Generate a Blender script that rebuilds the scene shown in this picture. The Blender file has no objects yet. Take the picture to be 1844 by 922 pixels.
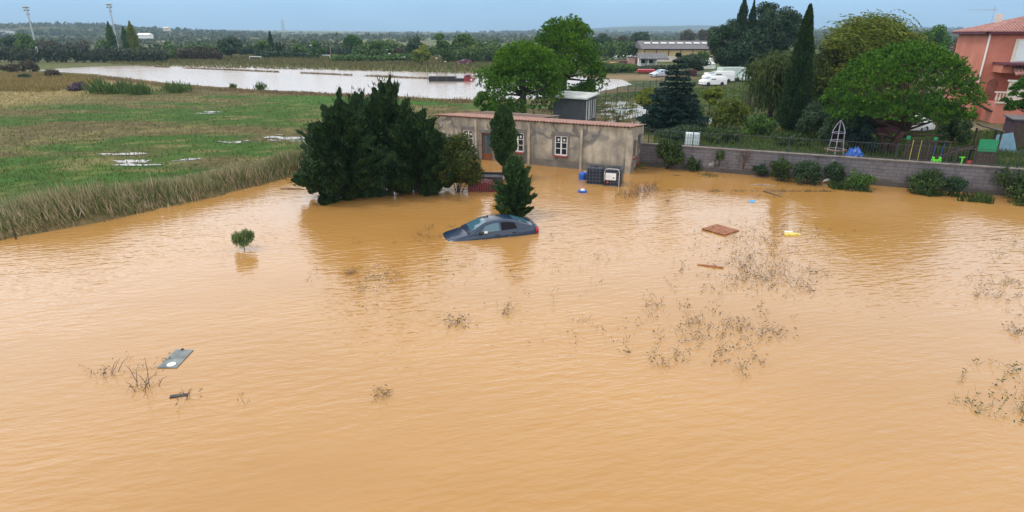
import bpy, math, random
import numpy as np
from mathutils import Vector, Matrix
from math import radians as R, pi, sin, cos

C = bpy.context.scene
COL = C.collection
# ------------------------------------------------------------------ camera, sky, sun, exposure
PITCH, FPX, HCAM = R(20.0), 1096.0, 8.5
cd = bpy.data.cameras.new('camera'); cam = bpy.data.objects.new('camera', cd); COL.objects.link(cam)
cam.location = (0, 0, HCAM); cam.rotation_euler = (pi/2 - PITCH, 0, 0)
cd.sensor_width = 36; cd.lens = 36*FPX/1844; cd.clip_start = .1; cd.clip_end = 30000
C.camera = cam

SUN_EL, SUN_AZ = R(58), R(262)
w = bpy.data.worlds.new('World'); C.world = w; w.use_nodes = True
nt = w.node_tree; nt.nodes.clear()
sky = nt.nodes.new('ShaderNodeTexSky'); sky.sky_type = 'NISHITA'; sky.sun_disc = False
sky.sun_elevation = SUN_EL; sky.sun_rotation = SUN_AZ; sky.altitude = 50; sky.dust_density = 2.0
b1 = nt.nodes.new('ShaderNodeBackground'); b1.inputs[1].default_value = .06
b2 = nt.nodes.new('ShaderNodeBackground'); b2.inputs[1].default_value = 1.0
tc = nt.nodes.new('ShaderNodeTexCoord'); sp = nt.nodes.new('ShaderNodeSeparateXYZ')
mp = nt.nodes.new('ShaderNodeMapping'); mp.inputs['Scale'].default_value = (2.2, 2.2, 9)
nz = nt.nodes.new('ShaderNodeTexNoise'); nz.inputs['Scale'].default_value = 1.6; nz.inputs['Detail'].default_value = 4
ad = nt.nodes.new('ShaderNodeMath'); ad.operation = 'MULTIPLY_ADD'; ad.inputs[1].default_value = .05
ramp = nt.nodes.new('ShaderNodeValToRGB'); cr = ramp.color_ramp
SKY = [(0.0, (.33, .58, .78)), (.02, (.38, .68, .95)), (.05, (.48, .84, 1.20)), (.12, (1.5, 1.62, 1.78)), (.24, (2.65, 2.75, 2.85)), (.45, (2.15, 2.2, 2.3)), (1.0, (1.25, 1.25, 1.27))]
while len(cr.elements) < len(SKY): cr.elements.new(.5)
for e, (p, c) in zip(cr.elements, SKY): e.position = p; e.color = (*c, 1)
mx = nt.nodes.new('ShaderNodeMixShader'); mx.inputs[0].default_value = .85
ow = nt.nodes.new('ShaderNodeOutputWorld')
L = nt.links.new
L(tc.outputs['Generated'], sp.inputs[0]); L(tc.outputs['Generated'], mp.inputs[0]); L(mp.outputs[0], nz.inputs['Vector'])
L(nz.outputs['Fac'], ad.inputs[0]); L(sp.outputs['Z'], ad.inputs[2])
sb = nt.nodes.new('ShaderNodeMath'); sb.operation = 'SUBTRACT'; sb.inputs[1].default_value = .025
L(ad.outputs[0], sb.inputs[0]); L(sb.outputs[0], ramp.inputs[0])
n2 = nt.nodes.new('ShaderNodeTexNoise'); n2.inputs['Scale'].default_value = 1.1; n2.inputs['Detail'].default_value = 5; m2 = nt.nodes.new('ShaderNodeMapping'); m2.inputs['Scale'].default_value = (1.6, 1.6, 7); m2.inputs['Location'].default_value = (.4, 0, 0)
L(tc.outputs['Generated'], m2.inputs[0]); L(m2.outputs[0], n2.inputs['Vector'])
r2 = nt.nodes.new('ShaderNodeValToRGB'); r2.color_ramp.elements[0].position = .36; r2.color_ramp.elements[0].color = (.74, .78, .82, 1); r2.color_ramp.elements[1].position = .66; r2.color_ramp.elements[1].color = (1.13, 1.08, 1.05, 1)
L(n2.outputs['Fac'], r2.inputs[0]); mm = nt.nodes.new('ShaderNodeMix'); mm.data_type = 'RGBA'; mm.blend_type = 'MULTIPLY'; mm.inputs[0].default_value = 1
L(ramp.outputs[0], mm.inputs[6]); L(r2.outputs[0], mm.inputs[7]); L(mm.outputs[2], b2.inputs[0]); L(sky.outputs[0], b1.inputs[0])
L(b1.outputs[0], mx.inputs[1]); L(b2.outputs[0], mx.inputs[2]); L(mx.outputs[0], ow.inputs[0])

sl = bpy.data.lights.new('sun', 'SUN'); sl.energy = 1.5; sl.angle = R(14); sl.color = (1, .96, .9)
so = bpy.data.objects.new('sun', sl); COL.objects.link(so)
sd = Vector((cos(SUN_EL)*sin(SUN_AZ), cos(SUN_EL)*cos(SUN_AZ), sin(SUN_EL)))
so.rotation_euler = sd.to_track_quat('Z', 'Y').to_euler()

C.view_settings.view_transform = 'Standard'; C.view_settings.look = 'None'
C.view_settings.exposure = 0.0; C.view_settings.gamma = 1; C.view_settings.use_curve_mapping = False
C.render.engine = 'CYCLES'; C.render.filter_size = 1.15
cy = C.cycles; cy.use_denoising = True; cy.max_bounces = 6; cy.diffuse_bounces = 3; cy.glossy_bounces = 3
cy.transmission_bounces = 4; cy.transparent_max_bounces = 8; cy.volume_bounces = 0
cy.caustics_reflective = False; cy.caustics_refractive = False; cy.sample_clamp_indirect = 6

# ------------------------------------------------------------------ helpers
rng = np.random.default_rng(7); random.seed(7)
CP, SP = cos(PITCH), sin(PITCH)
def ray(px, py):
    k = (461-py)/FPX
    return (px-922)/FPX, CP+k*SP, -SP+k*CP
def spot(px, py, z=0.0):
    """the point of the level z that shows at a place of the photograph"""
    dx, dy, dz = ray(px, py); t = (z-HCAM)/dz
    return Vector((dx*t, dy*t, z))
def zat(py, y):
    _, dy, dz = ray(0, py); return HCAM+y*dz/dy
def depth(p): return p.y*CP+(HCAM-p.z)*SP
def mpp(p): return depth(p)/FPX          # metres per photo pixel there

def tag(o, label=None, cat=None, group=None, kind=None):
    if label: o['label'] = label
    if cat: o['category'] = cat
    if group: o['group'] = group
    if kind: o['kind'] = kind
    return o
def thing(name, label, cat, loc=(0, 0, 0), rotz=0, group=None):
    o = bpy.data.objects.new(name, None); COL.objects.link(o)
    o.location = loc; o.rotation_euler = (0, 0, rotz); o.empty_display_size = .2
    return tag(o, label, cat, group)
def link(name, me, mat, parent=None):
    o = bpy.data.objects.new(name, me); COL.objects.link(o)
    if mat: me.materials.append(mat)
    if parent: o.parent = parent
    return o
def copy_tree(o, parent=None):
    c = o.copy(); COL.objects.link(c)
    if parent: c.parent = parent
    for ch in [x for x in bpy.data.objects if x.parent == o]: copy_tree(ch, c)
    return c

class MB:
    def __init__(s): s.v = []; s.f = []
    def add(s, vs, fs):
        n = len(s.v); s.v += [tuple(v) for v in vs]; s.f += [tuple(i+n for i in f) for f in fs]; return s
    def box(s, c, d, rz=0, rx=0, ry=0, top=(1, 1)):
        m = Matrix.Rotation(rz, 3, 'Z') @ Matrix.Rotation(ry, 3, 'Y') @ Matrix.Rotation(rx, 3, 'X')
        vs = []
        for z in (-.5, .5):
            tx, ty = top if z > 0 else (1, 1)
            for x, y in ((-.5, -.5), (.5, -.5), (.5, .5), (-.5, .5)):
                vs.append(m @ Vector((x*d[0]*tx, y*d[1]*ty, z*d[2])) + Vector(c))
        return s.add(vs, [(3, 2, 1, 0), (4, 5, 6, 7), (0, 1, 5, 4), (1, 2, 6, 5), (2, 3, 7, 6), (3, 0, 4, 7)])
    def span(s, a, b, wid, hgt):
        a, b = Vector(a), Vector(b); d = (b-a); l = d.length; d.normalize()
        u = d.cross(Vector((0, 0, 1)));
        if u.length < 1e-4: u = Vector((1, 0, 0))
        u.normalize(); n = u.cross(d)
        vs = [p+u*x*wid/2+n*y*hgt/2 for p in (a, b) for x, y in ((-1, -1), (1, -1), (1, 1), (-1, 1))]
        return s.add(vs, [(3, 2, 1, 0), (4, 5, 6, 7), (0, 1, 5, 4), (1, 2, 6, 5), (2, 3, 7, 6), (3, 0, 4, 7)])
    def tube(s, pts, rad, n=7):
        pts = [Vector(p) for p in pts]; rad = rad if hasattr(rad, '__len__') else [rad]*len(pts)
        vs = []; fs = []
        for i, p in enumerate(pts):
            d = (pts[min(i+1, len(pts)-1)]-pts[max(i-1, 0)])
            if d.length < 1e-6: d = Vector((0, 0, 1))
            d.normalize(); u = d.orthogonal().normalized() if abs(d.z) > .99 else d.cross(Vector((0, 0, 1))).normalized()
            v = d.cross(u)
            for k in range(n):
                a = 2*pi*k/n; vs.append(p+(u*cos(a)+v*sin(a))*rad[i])
        for i in range(len(pts)-1):
            for k in range(n):
                k2 = (k+1) % n; fs.append((i*n+k, i*n+k2, (i+1)*n+k2, (i+1)*n+k))
        fs.append(tuple(range(n-1, -1, -1))); fs.append(tuple((len(pts)-1)*n+k for k in range(n)))
        return s.add(vs, fs)
    def lathe(s, prof, c=(0, 0, 0), n=16, sx=1, sy=1):
        vs = []; fs = []; c = Vector(c)
        for r, z in prof:
            for k in range(n):
                a = 2*pi*k/n; vs.append(c+Vector((r*cos(a)*sx, r*sin(a)*sy, z)))
        for i in range(len(prof)-1):
            for k in range(n):
                k2 = (k+1) % n; fs.append((i*n+k, i*n+k2, (i+1)*n+k2, (i+1)*n+k))
        fs.append(tuple(range(n-1, -1, -1))); fs.append(tuple((len(prof)-1)*n+k for k in range(n)))
        return s.add(vs, fs)
    def prism(s, poly, z0, z1):
        n = len(poly); vs = [(x, y, z0) for x, y in poly]+[(x, y, z1) for x, y in poly]
        fs = [tuple(range(n-1, -1, -1)), tuple(range(n, 2*n))]+[(i, (i+1) % n, n+(i+1) % n, n+i) for i in range(n)]
        return s.add(vs, fs)
    def grid(s, P):
        """P[i][j] points"""
        a, b = len(P), len(P[0])
        return s.add([p for r in P for p in r], [(i*b+j, i*b+j+1, (i+1)*b+j+1, (i+1)*b+j) for i in range(a-1) for j in range(b-1)])
    def build(s, name, mat, parent=None, smooth=False, bevel=0, solid=0):
        me = bpy.data.meshes.new(name); me.from_pydata(s.v, [], s.f); me.update()
        if smooth: me.shade_smooth()
        o = link(name, me, mat, parent)
        if solid:
            m = o.modifiers.new('s', 'SOLIDIFY'); m.thickness = solid; m.offset = -1
        if bevel:
            m = o.modifiers.new('b', 'BEVEL'); m.width = bevel; m.segments = 2; m.limit_method = 'ANGLE'
        return o

# ------------------------------------------------------------------ materials
def newmat(name):
    m = bpy.data.materials.new(name); m.use_nodes = True; t = m.node_tree
    return m, t, t.nodes['Principled BSDF'], t.links.new
def noise(t, vec, scale, detail=4, rough=.55, sc=None):
    n = t.nodes.new('ShaderNodeTexNoise'); n.inputs['Scale'].default_value = scale
    n.inputs['Detail'].default_value = detail; n.inputs['Roughness'].default_value = rough
    if sc:
        m = t.nodes.new('ShaderNodeMapping'); m.inputs['Scale'].default_value = sc
        t.links.new(vec, m.inputs[0]); vec = m.outputs[0]
    t.links.new(vec, n.inputs['Vector']); return n.outputs['Fac']
def rampn(t, fac, stops):
    r = t.nodes.new('ShaderNodeValToRGB'); e = r.color_ramp
    while len(e.elements) < len(stops): e.elements.new(.5)
    for el, (p, c) in zip(e.elements, stops): el.position = p; el.color = (*c, 1)
    t.links.new(fac, r.inputs[0]); return r.outputs[0]
def mixc(t, fac, a, b, mode='MIX'):
    m = t.nodes.new('ShaderNodeMix'); m.data_type = 'RGBA'; m.blend_type = mode
    for i, x in ((0, fac), (6, a), (7, b)):
        if isinstance(x, (int, float)): m.inputs[i].default_value = x
        elif isinstance(x, tuple): m.inputs[i].default_value = (*x, 1)
        else: t.links.new(x, m.inputs[i])
    return m.outputs[2]
def obco(t):
    n = t.nodes.new('ShaderNodeTexCoord'); return n.outputs['Object']
def wco(t):
    n = t.nodes.new('ShaderNodeNewGeometry'); return n.outputs['Position']
def bump(t, bs, h, strength=.3, dist=.02):
    b = t.nodes.new('ShaderNodeBump'); b.inputs['Distance'].default_value = dist
    if isinstance(strength, (int, float)): b.inputs['Strength'].default_value = strength
    else: t.links.new(strength, b.inputs['Strength'])
    t.links.new(h, b.inputs['Height']); t.links.new(b.outputs[0], bs.inputs['Normal'])
def plain(name, col, rough=.6, var=.25, scale=3.0, metal=0, bmp=.15, spec=.5):
    m, t, b, l = newmat(name); co = obco(t); n = noise(t, co, scale, 6)
    lo = tuple(max(0, c*(1-var)) for c in col); hi = tuple(min(1, c*(1+var)) for c in col)
    l(rampn(t, n, [(.3, lo), (.7, hi)]), b.inputs['Base Color'])
    b.inputs['Roughness'].default_value = rough; b.inputs['Metallic'].default_value = metal
    b.inputs['Specular IOR Level'].default_value = spec
    if bmp: bump(t, b, noise(t, co, scale*8, 3), bmp, .01)
    return m
def foliage(name, cols, trans=.25, patch=.6, rough=.6, island=.55):
    """leaf colours spread over a ramp, by leaf and by clump"""
    m, t, b, l = newmat(name)
    g = t.nodes.new('ShaderNodeNewGeometry')
    n = noise(t, obco(t), patch, 2)
    a = t.nodes.new('ShaderNodeMath'); a.operation = 'MULTIPLY_ADD'; a.inputs[1].default_value = island; l(g.outputs['Random Per Island'], a.inputs[0])
    s = t.nodes.new('ShaderNodeMath'); s.operation = 'MULTIPLY'; s.inputs[1].default_value = 1-island; l(n, s.inputs[0]); l(s.outputs[0], a.inputs[2])
    k = len(cols)-1
    c = rampn(t, a.outputs[0], [(.15+.7*i/k, x) for i, x in enumerate(cols)])
    l(c, b.inputs['Base Color']); b.inputs['Roughness'].default_value = rough; b.inputs['Specular IOR Level'].default_value = .25
    tr = t.nodes.new('ShaderNodeBsdfTranslucent'); l(c, tr.inputs[0])
    ms = t.nodes.new('ShaderNodeMixShader'); ms.inputs[0].default_value = trans
    l(b.outputs[0], ms.inputs[1]); l(tr.outputs[0], ms.inputs[2]); l(ms.outputs[0], t.nodes['Material Output'].inputs[0])
    return m
def glass(name, col=(.02, .03, .04), rough=.06):
    m, t, b, l = newmat(name); b.inputs['Base Color'].default_value = (*col, 1); b.inputs['Roughness'].default_value = rough
    b.inputs['Specular IOR Level'].default_value = .8; return m

M = {}
M['bark'] = plain('bark', (.07, .05, .04), .9, .4, 5, bmp=.6)
M['bark_red'] = plain('bark_red', (.10, .05, .035), .9, .4, 5, bmp=.6)
M['cypress'] = foliage('cypress', [(.005,.020,.007),(.015,.046,.012),(.065,.12,.028)], .12, .9)
M['cypress_green'] = foliage('cypress_green', [(.010,.032,.010),(.028,.072,.020),(.10,.18,.045)], .15, .9)
M['yellow_shrub'] = foliage('yellow_shrub', [(.014,.034,.010),(.040,.066,.012),(.19,.19,.02)], .2, .7)
M['pine'] = foliage('pine', [(.012,.050,.005),(.05,.15,.008),(.22,.38,.016)], .2, .5)
M['pine_deep'] = foliage('pine_deep', [(.009,.042,.005),(.034,.12,.008),(.17,.33,.016)], .2, .5)
M['spruce'] = foliage('spruce', [(.005,.018,.014),(.012,.038,.028),(.035,.08,.055)], .1, .9)
M['poplar'] = foliage('poplar', [(.008,.028,.014),(.022,.055,.022),(.065,.12,.04)], .2, .4)
M['willow'] = foliage('willow', [(.040,.07,.008),(.10,.14,.016),(.28,.31,.04)], .25, .4)
M['willow_dark'] = foliage('willow_dark', [(.020,.042,.010),(.048,.078,.014),(.13,.16,.03)], .25, .4)
M['broad'] = foliage('broad', [(.018,.06,.012),(.055,.125,.022),(.17,.25,.04)], .25, .35)
M['broad_dark'] = foliage('broad_dark', [(.012,.036,.016),(.030,.066,.026),(.07,.115,.04)], .2, .35)
M['broad_yellow'] = foliage('broad_yellow', [(.06, .09, .010), (.14, .18, .016), (.30, .32, .03)], .25, .35)
M['broad_light'] = foliage('broad_light', [(.04, .085, .020), (.07, .13, .028), (.13, .20, .04)], .25, .35)
M['broad_brown'] = foliage('broad_brown', [(.040, .040, .022), (.075, .062, .032), (.12, .09, .045)], .2, .35)
M['hedge'] = foliage('hedge', [(.016,.034,.020),(.040,.062,.032),(.10,.105,.045)], .15, .25)
M['woods'] = foliage('woods', [(.026,.052,.026),(.062,.092,.040),(.15,.15,.065)], .1, .02)
M['shrub'] = foliage('shrub', [(.010,.030,.008),(.030,.066,.014),(.11,.15,.03)], .2, .8)
M['sapling'] = foliage('sapling', [(.06,.11,.03),(.13,.2,.07),(.24,.33,.13)], .25, 2)
M['reeds'] = foliage('reeds', [(.06, .13, .03), (.15, .19, .06), (.38, .30, .18), (.58, .47, .32)], .2, .12, .8, .6)
M['field_grass'] = foliage('field_grass', [(.045, .10, .016), (.085, .12, .024), (.17, .14, .05)], .25, .12, .8, .35)
M['dry_grass'] = foliage('dry_grass', [(.11, .095, .035), (.22, .17, .06), (.36, .27, .10)], .2, .1, .8, .6)
M['far_grass'] = foliage('far_grass', [(.07, .08, .028), (.12, .115, .04), (.22, .17, .065)], .2, .06, .8, .45)
M['dry_brown'] = foliage('dry_brown', [(.12, .085, .05), (.21, .15, .085), (.26, .2, .1)], .2, .1, .8, .6)
M['garden_grass'] = foliage('garden_grass', [(.028, .07, .010), (.055, .105, .015), (.11, .14, .028)], .25, .2, .8, .5)
M['purple_bush'] = foliage('purple_bush', [(.05, .03, .05), (.09, .06, .085), (.12, .08, .1)], .1, 1)
M['weeds'] = foliage('weeds', [(.10,.065,.035),(.18,.125,.06),(.27,.19,.10)], .1, 1)
M['weeds_dark'] = foliage('weeds_dark', [(.065,.052,.032),(.13,.10,.055),(.22,.165,.09)], .1, 1)
M['twig_red'] = foliage('twig_red', [(.10, .05, .035), (.17, .085, .05), (.25, .17, .12)], .1, 1)
M['white'] = plain('white_paint', (.78, .78, .76), .45, .06, 4, bmp=.05)
M['white_dirty'] = plain('white_dirty', (.66, .65, .60), .6, .18, 2)
M['grey_metal'] = plain('grey_metal', (.42, .44, .46), .45, .15, 6, metal=.4)
M['dark_opening'] = plain('dark_opening', (.006, .005, .008), .7, .2, 6, bmp=0, spec=.2)
M['dark_metal'] = plain('dark_metal', (.035, .035, .04), .5, .2, 6)
M['black'] = plain('black_plastic', (.012, .012, .014), .4, .2, 6)
M['navy'] = plain('navy_plastic', (.006, .013, .032), .35, .25, 5)
M['blue'] = plain('blue_plastic', (.015, .10, .42), .35, .15, 5)
M['sky_blue'] = plain('sky_blue_sheet', (.05, .35, .75), .4, .15, 5)
M['red'] = plain('red_paint', (.45, .03, .03), .45, .25, 4)
M['dark_red'] = plain('dark_red', (.15, .028, .028), .6, .3, 5)
M['maroon'] = plain('maroon', (.11, .018, .038), .6, .2, 5)
M['orange'] = plain('orange', (.65, .20, .04), .55, .2, 4)
M['lime'] = plain('lime_plastic', (.18, .80, .05), .35, .05, 4)
M['green'] = plain('green_plastic', (.02, .26, .11), .45, .12, 4)
M['wood'] = plain('dark_wood', (.055, .035, .024), .8, .4, 6, bmp=.4)
M['wood_red'] = plain('reddish_wood', (.30, .12, .06), .75, .35, 6, bmp=.4)
M['wood_pale'] = plain('weathered_wood', (.26, .19, .13), .8, .35, 6, bmp=.4)
M['wood_grey'] = plain('grey_wood', (.15, .11, .09), .8, .35, 6, bmp=.4)
M['silver'] = plain('silver_paint', (.52, .58, .64), .3, .08, 3, bmp=0)
M['concrete'] = plain('concrete', (.30, .29, .27), .85, .25, 2.5, bmp=.3)
M['dark_render'] = plain('dark_render', (.055, .06, .068), .8, .2, 2)
M['pale_roof'] = plain('pale_flat_roof', (.46, .48, .45), .7, .25, 1.2)
M['yellow_cladding'] = plain('yellow_cladding', (.50, .38, .17), .7, .12, .5)
M['slate'] = plain('slate_roof', (.10, .095, .10), .75, .2, .8)
M['cream'] = plain('cream_render', (.62, .54, .45), .8, .12, 2)
M['glass'] = glass('window_glass'); M['glass_blue'] = glass('blue_glass', (.05, .12, .16), .05)
M['shutter'] = plain('pale_shutter', (.62, .70, .70), .5, .06, 4)
M['door'] = plain('brown_door', (.17, .055, .022), .55, .3, 4)
M['board'] = plain('grey_blue_board', (.15, .17, .165), .6, .55, 2.6)
M['yellow'] = plain('yellow_plastic', (.70, .56, .12), .45, .15, 6)
M['rail_wire'] = plain('railing_metal', (.05, .055, .06), .6, .2, 6)
M['truck_red'] = plain('truck_red', (.28, .022, .03), .45, .3, 2)
M['tent_blue'] = plain('blue_canvas', (.10, .20, .26), .6, .2, 3)

def car_paint(name, col):
    m, t, b, l = newmat(name); co = obco(t)
    n = noise(t, co, 1.5, 5)
    l(rampn(t, n, [(.35, tuple(c*.85 for c in col)), (.7, tuple(c*1.2 for c in col))]), b.inputs['Base Color'])
    b.inputs['Roughness'].default_value = .3; b.inputs['Coat Weight'].default_value = .35; b.inputs['Coat Roughness'].default_value = .08
    return m
M['car_blue'] = car_paint('car_blue_paint', (.006, .022, .053))

def wall_render():
    m, t, b, l = newmat('stained_render'); co = obco(t)
    base = rampn(t, noise(t, co, .7, 8, .65), [(.28, (.17, .16, .145)), (.45, (.32, .285, .225)), (.6, (.47, .415, .315)), (.78, (.42, .40, .36))])
    streak = noise(t, co, 1.0, 5, .6, (2.4, 2.4, .35))
    base = mixc(t, rampn(t, streak, [(.45, (0, 0, 0)), (.72, (.75, .75, .75))]), base, (.10, .095, .085))
    # repaired grey patches and mortar-filled cracks
    pat = noise(t, co, .55, 3, .5)
    base = mixc(t, rampn(t, pat, [(.56, (0, 0, 0)), (.60, (.75, .75, .75))]), base, (.185, .175, .165))
    v = t.nodes.new('ShaderNodeTexVoronoi'); v.feature = 'DISTANCE_TO_EDGE'; v.inputs['Scale'].default_value = .62
    wn = t.nodes.new('ShaderNodeTexNoise'); wn.inputs['Scale'].default_value = 2.2; l(co, wn.inputs['Vector'])
    va = t.nodes.new('ShaderNodeVectorMath'); va.operation = 'MULTIPLY_ADD'; va.inputs[1].default_value = (.7, .7, .7); l(wn.outputs['Color'], va.inputs[0]); l(co, va.inputs[2])
    l(va.outputs[0], v.inputs['Vector'])
    crk = rampn(t, v.outputs['Distance'], [(.03, (1, 1, 1)), (.075, (0, 0, 0))])
    msk = rampn(t, noise(t, co, .4, 2), [(.44, (0, 0, 0)), (.52, (.85, .85, .85))])
    base = mixc(t, mixc(t, 1.0, crk, msk, 'MULTIPLY'), base, (.12, .115, .11))
    sz = t.nodes.new('ShaderNodeSeparateXYZ'); l(co, sz.inputs[0])
    mr = t.nodes.new('ShaderNodeMapRange'); mr.inputs[1].default_value = .85; mr.inputs[2].default_value = .5; l(sz.outputs['Z'], mr.inputs[0])
    nn = t.nodes.new('ShaderNodeMath'); nn.operation = 'MULTIPLY'; l(mr.outputs[0], nn.inputs[0]); l(noise(t, co, 2, 4), nn.inputs[1])
    base = mixc(t, nn.outputs[0], base, (.14, .125, .11))
    l(base, b.inputs['Base Color']); b.inputs['Roughness'].default_value = .9
    bump(t, b, noise(t, co, 14, 6), .5, .02); return m
M['render'] = wall_render()
def block_wall():
    m, t, b, l = newmat('block_wall'); co = obco(t)
    br = t.nodes.new('ShaderNodeTexBrick'); br.inputs['Scale'].default_value = 1
    br.inputs['Brick Width'].default_value = .5; br.inputs['Row Height'].default_value = .2; br.inputs['Mortar Size'].default_value = .012
    br.inputs['Color1'].default_value = (.165, .15, .16, 1); br.inputs['Color2'].default_value = (.135, .125, .135, 1); br.inputs['Mortar'].default_value = (.07, .065, .07, 1)
    mpn = t.nodes.new('ShaderNodeMapping'); mpn.inputs['Rotation'].default_value = (R(90), 0, 0); l(co, mpn.inputs[0]); l(mpn.outputs[0], br.inputs['Vector'])
    st = rampn(t, noise(t, co, .9, 6, .65), [(.35, (.55, .53, .5)), (.5, (1, 1, 1)), (.68, (1.0, 1.0, 1.0)), (.76, (1.9, 1.85, 1.8))])
    c = mixc(t, 1.0, br.outputs['Color'], st, 'MULTIPLY')
    pn = rampn(t, noise(t, co, .75, 3, .5, (1, 1, 1.4)), [(.66, (0, 0, 0)), (.70, (.8, .8, .8))])
    c = mixc(t, pn, c, (.36, .35, .33))
    sz = t.nodes.new('ShaderNodeSeparateXYZ'); l(co, sz.inputs[0]); ma = t.nodes.new('ShaderNodeMath'); ma.operation = 'MULTIPLY_ADD'; l(noise(t, co, 1.3, 5), ma.inputs[0]); ma.inputs[1].default_value = -.55; l(sz.outputs['Z'], ma.inputs[2])
    c = mixc(t, rampn(t, ma.outputs[0], [(.0, (.75, .75, .75)), (.12, (0, 0, 0))]), c, (.06, .052, .04))
    drip = rampn(t, noise(t, co, 1.0, 4, .6, (5, 5, .5)), [(.52, (0, 0, 0)), (.70, (.6, .6, .6))]); c = mixc(t, drip, c, (.085, .08, .08))
    l(c, b.inputs['Base Color']); b.inputs['Roughness'].default_value = .9; bump(t, b, br.outputs['Fac'], -.4, .01); return m
M['block'] = block_wall()
def tiles(name, c1, c2, axis_scale, per=.22):
    m, t, b, l = newmat(name); co = obco(t)
    n = rampn(t, noise(t, co, 2.5, 5, .7, axis_scale), [(.3, c1), (.55, c2), (.75, tuple(x*1.25 for x in c2))])
    wv = t.nodes.new('ShaderNodeTexWave'); wv.bands_direction = 'Y'; wv.inputs['Scale'].default_value = .85; l(co, wv.inputs['Vector'])
    c = mixc(t, rampn(t, wv.outputs['Fac'], [(.0, (.6, .6, .6)), (.15, (0, 0, 0))]), n, tuple(x*.35 for x in c1))
    l(c, b.inputs['Base Color']); b.inputs['Roughness'].default_value = .85; bump(t, b, wv.outputs['Fac'], .4, .03); return m
M['tiles'] = tiles('terracotta_tiles', (.22, .105, .075), (.38, .21, .155), (1, 1, 1))
M['tiles_pink'] = tiles('weathered_pink_tiles', (.24, .105, .09), (.40, .20, .17), (1, 1, 1))
M['tiles_old'] = tiles('old_brown_tiles', (.10, .055, .04), (.17, .10, .07), (1, 1, 1))
def pink():
    m, t, b, l = newmat('pink_render'); co = obco(t)
    c = rampn(t, noise(t, co, .5, 6, .6), [(.3, (.42, .14, .09)), (.55, (.52, .185, .125)), (.8, (.58, .25, .19))])
    st = noise(t, co, 1, 5, .6, (1.5, 1.5, .25))
    c = mixc(t, rampn(t, st, [(.58, (0, 0, 0)), (.75, (.5, .5, .5))]), c, (.28, .12, .09))
    l(c, b.inputs['Base Color']); b.inputs['Roughness'].default_value = .9; bump(t, b, noise(t, co, 20, 4), .3, .01); return m
M['pink'] = pink()

# ------------------------------------------------------------------ regions of the ground
def poly(pts, z=0.0): return np.array([(p.x, p.y) for p in (spot(a, b, z) for a, b in pts)])
def sdf(P, X, Y):
    """distance to a polygon, negative inside"""
    d = np.full(X.shape, 1e18); ins = np.zeros(X.shape, bool)
    for i in range(len(P)):
        ax, ay = P[i]; bx, by = P[(i+1) % len(P)]
        ex, ey = bx-ax, by-ay; l2 = ex*ex+ey*ey+1e-12
        t = np.clip(((X-ax)*ex+(Y-ay)*ey)/l2, 0, 1)
        d = np.minimum(d, (X-ax-t*ex)**2+(Y-ay-t*ey)**2)
        cross = ((ay > Y) != (by > Y)) & (X < (bx-ax)*(Y-ay)/(by-ay+1e-12)+ax)
        ins ^= cross
    d = np.sqrt(d); return np.where(ins, -d, d)
LAT = np.random.default_rng(3).random((257, 257))
def vnoise(x, y):
    xi = np.floor(x).astype(int); yi = np.floor(y).astype(int); fx = x-xi; fy = y-yi
    fx = fx*fx*(3-2*fx); fy = fy*fy*(3-2*fy); g = lambda a, b: LAT[a % 257, b % 257]
    return (g(xi, yi)*(1-fx)+g(xi+1, yi)*fx)*(1-fy)+(g(xi, yi+1)*(1-fx)+g(xi+1, yi+1)*fx)*fy
def fbm(x, y, o=4):
    s = 0; a = .5
    for i in range(o): s = s+a*vnoise(x*2**i+17*i, y*2**i+5*i); a *= .5
    return s/(1-.5**o)
def sstep(a, b, x): t = np.clip((x-a)/(b-a), 0, 1); return t*t*(3-2*t)

F0 = Vector((7.53, 38.96, 0)); FDIR = Vector((-.9008, .4342, 0)); FBACK = Vector((.4342, .9008, 0))   # facade corner, along, back
W0 = spot(1163, 299.7); W1 = spot(1844, 356); WDIR = (W1-W0).normalized(); WBACK = Vector((-WDIR.y, WDIR.x, 0))
if WBACK.y < 0: WBACK = -WBACK
WEND = W0+WDIR*36
SHORE = [(-60, 445), (0, 431), (60, 419), (130, 407), (200, 393), (260, 381), (330, 366), (400, 349), (470, 332), (548, 312), (620, 296), (700, 282)]
sh = [tuple(p) for p in poly(SHORE)]
fl = F0+FDIR*14.4
NEAR = np.array([(-160, 5), (-70, 17)] + sh + [tuple((fl+FBACK*1.5)[:2]), tuple((F0+FBACK*1.5)[:2]), tuple((W0+WBACK*.3)[:2]), tuple((WEND+WBACK*.3)[:2]), (160, 10), (300, -150), (-300, -150)])
FARW = poly([(70, 125.5), (110, 129.5), (180, 134), (230, 141), (300, 149), (340, 153), (460, 161), (620, 169), (750, 175.5), (850, 179), (960, 178), (1040, 172), (1140, 152), (1120, 143), (1040, 138), (880, 132.5), (750, 129), (600, 124), (460, 119), (300, 117.2), (240, 117.8), (120, 121.5)], .3)
GW = poly([(1060, 186), (1120, 181), (1200, 184), (1300, 200), (1420, 214), (1420, 226), (1300, 228), (1200, 228), (1090, 224)], .3)
PUD = [(spot(224, 278, .5), 2.0, .45, .05), (spot(275, 291, .5), 4.2, .75, .12), (spot(528, 249, .5), 4.5, 2.0, .3), (spot(374, 202.5, .5), 1.7, 1.0, 0), (spot(245, 297, .5), 2.2, .4, 0), (spot(318, 287, .5), 2.5, .55, .2)]
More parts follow.
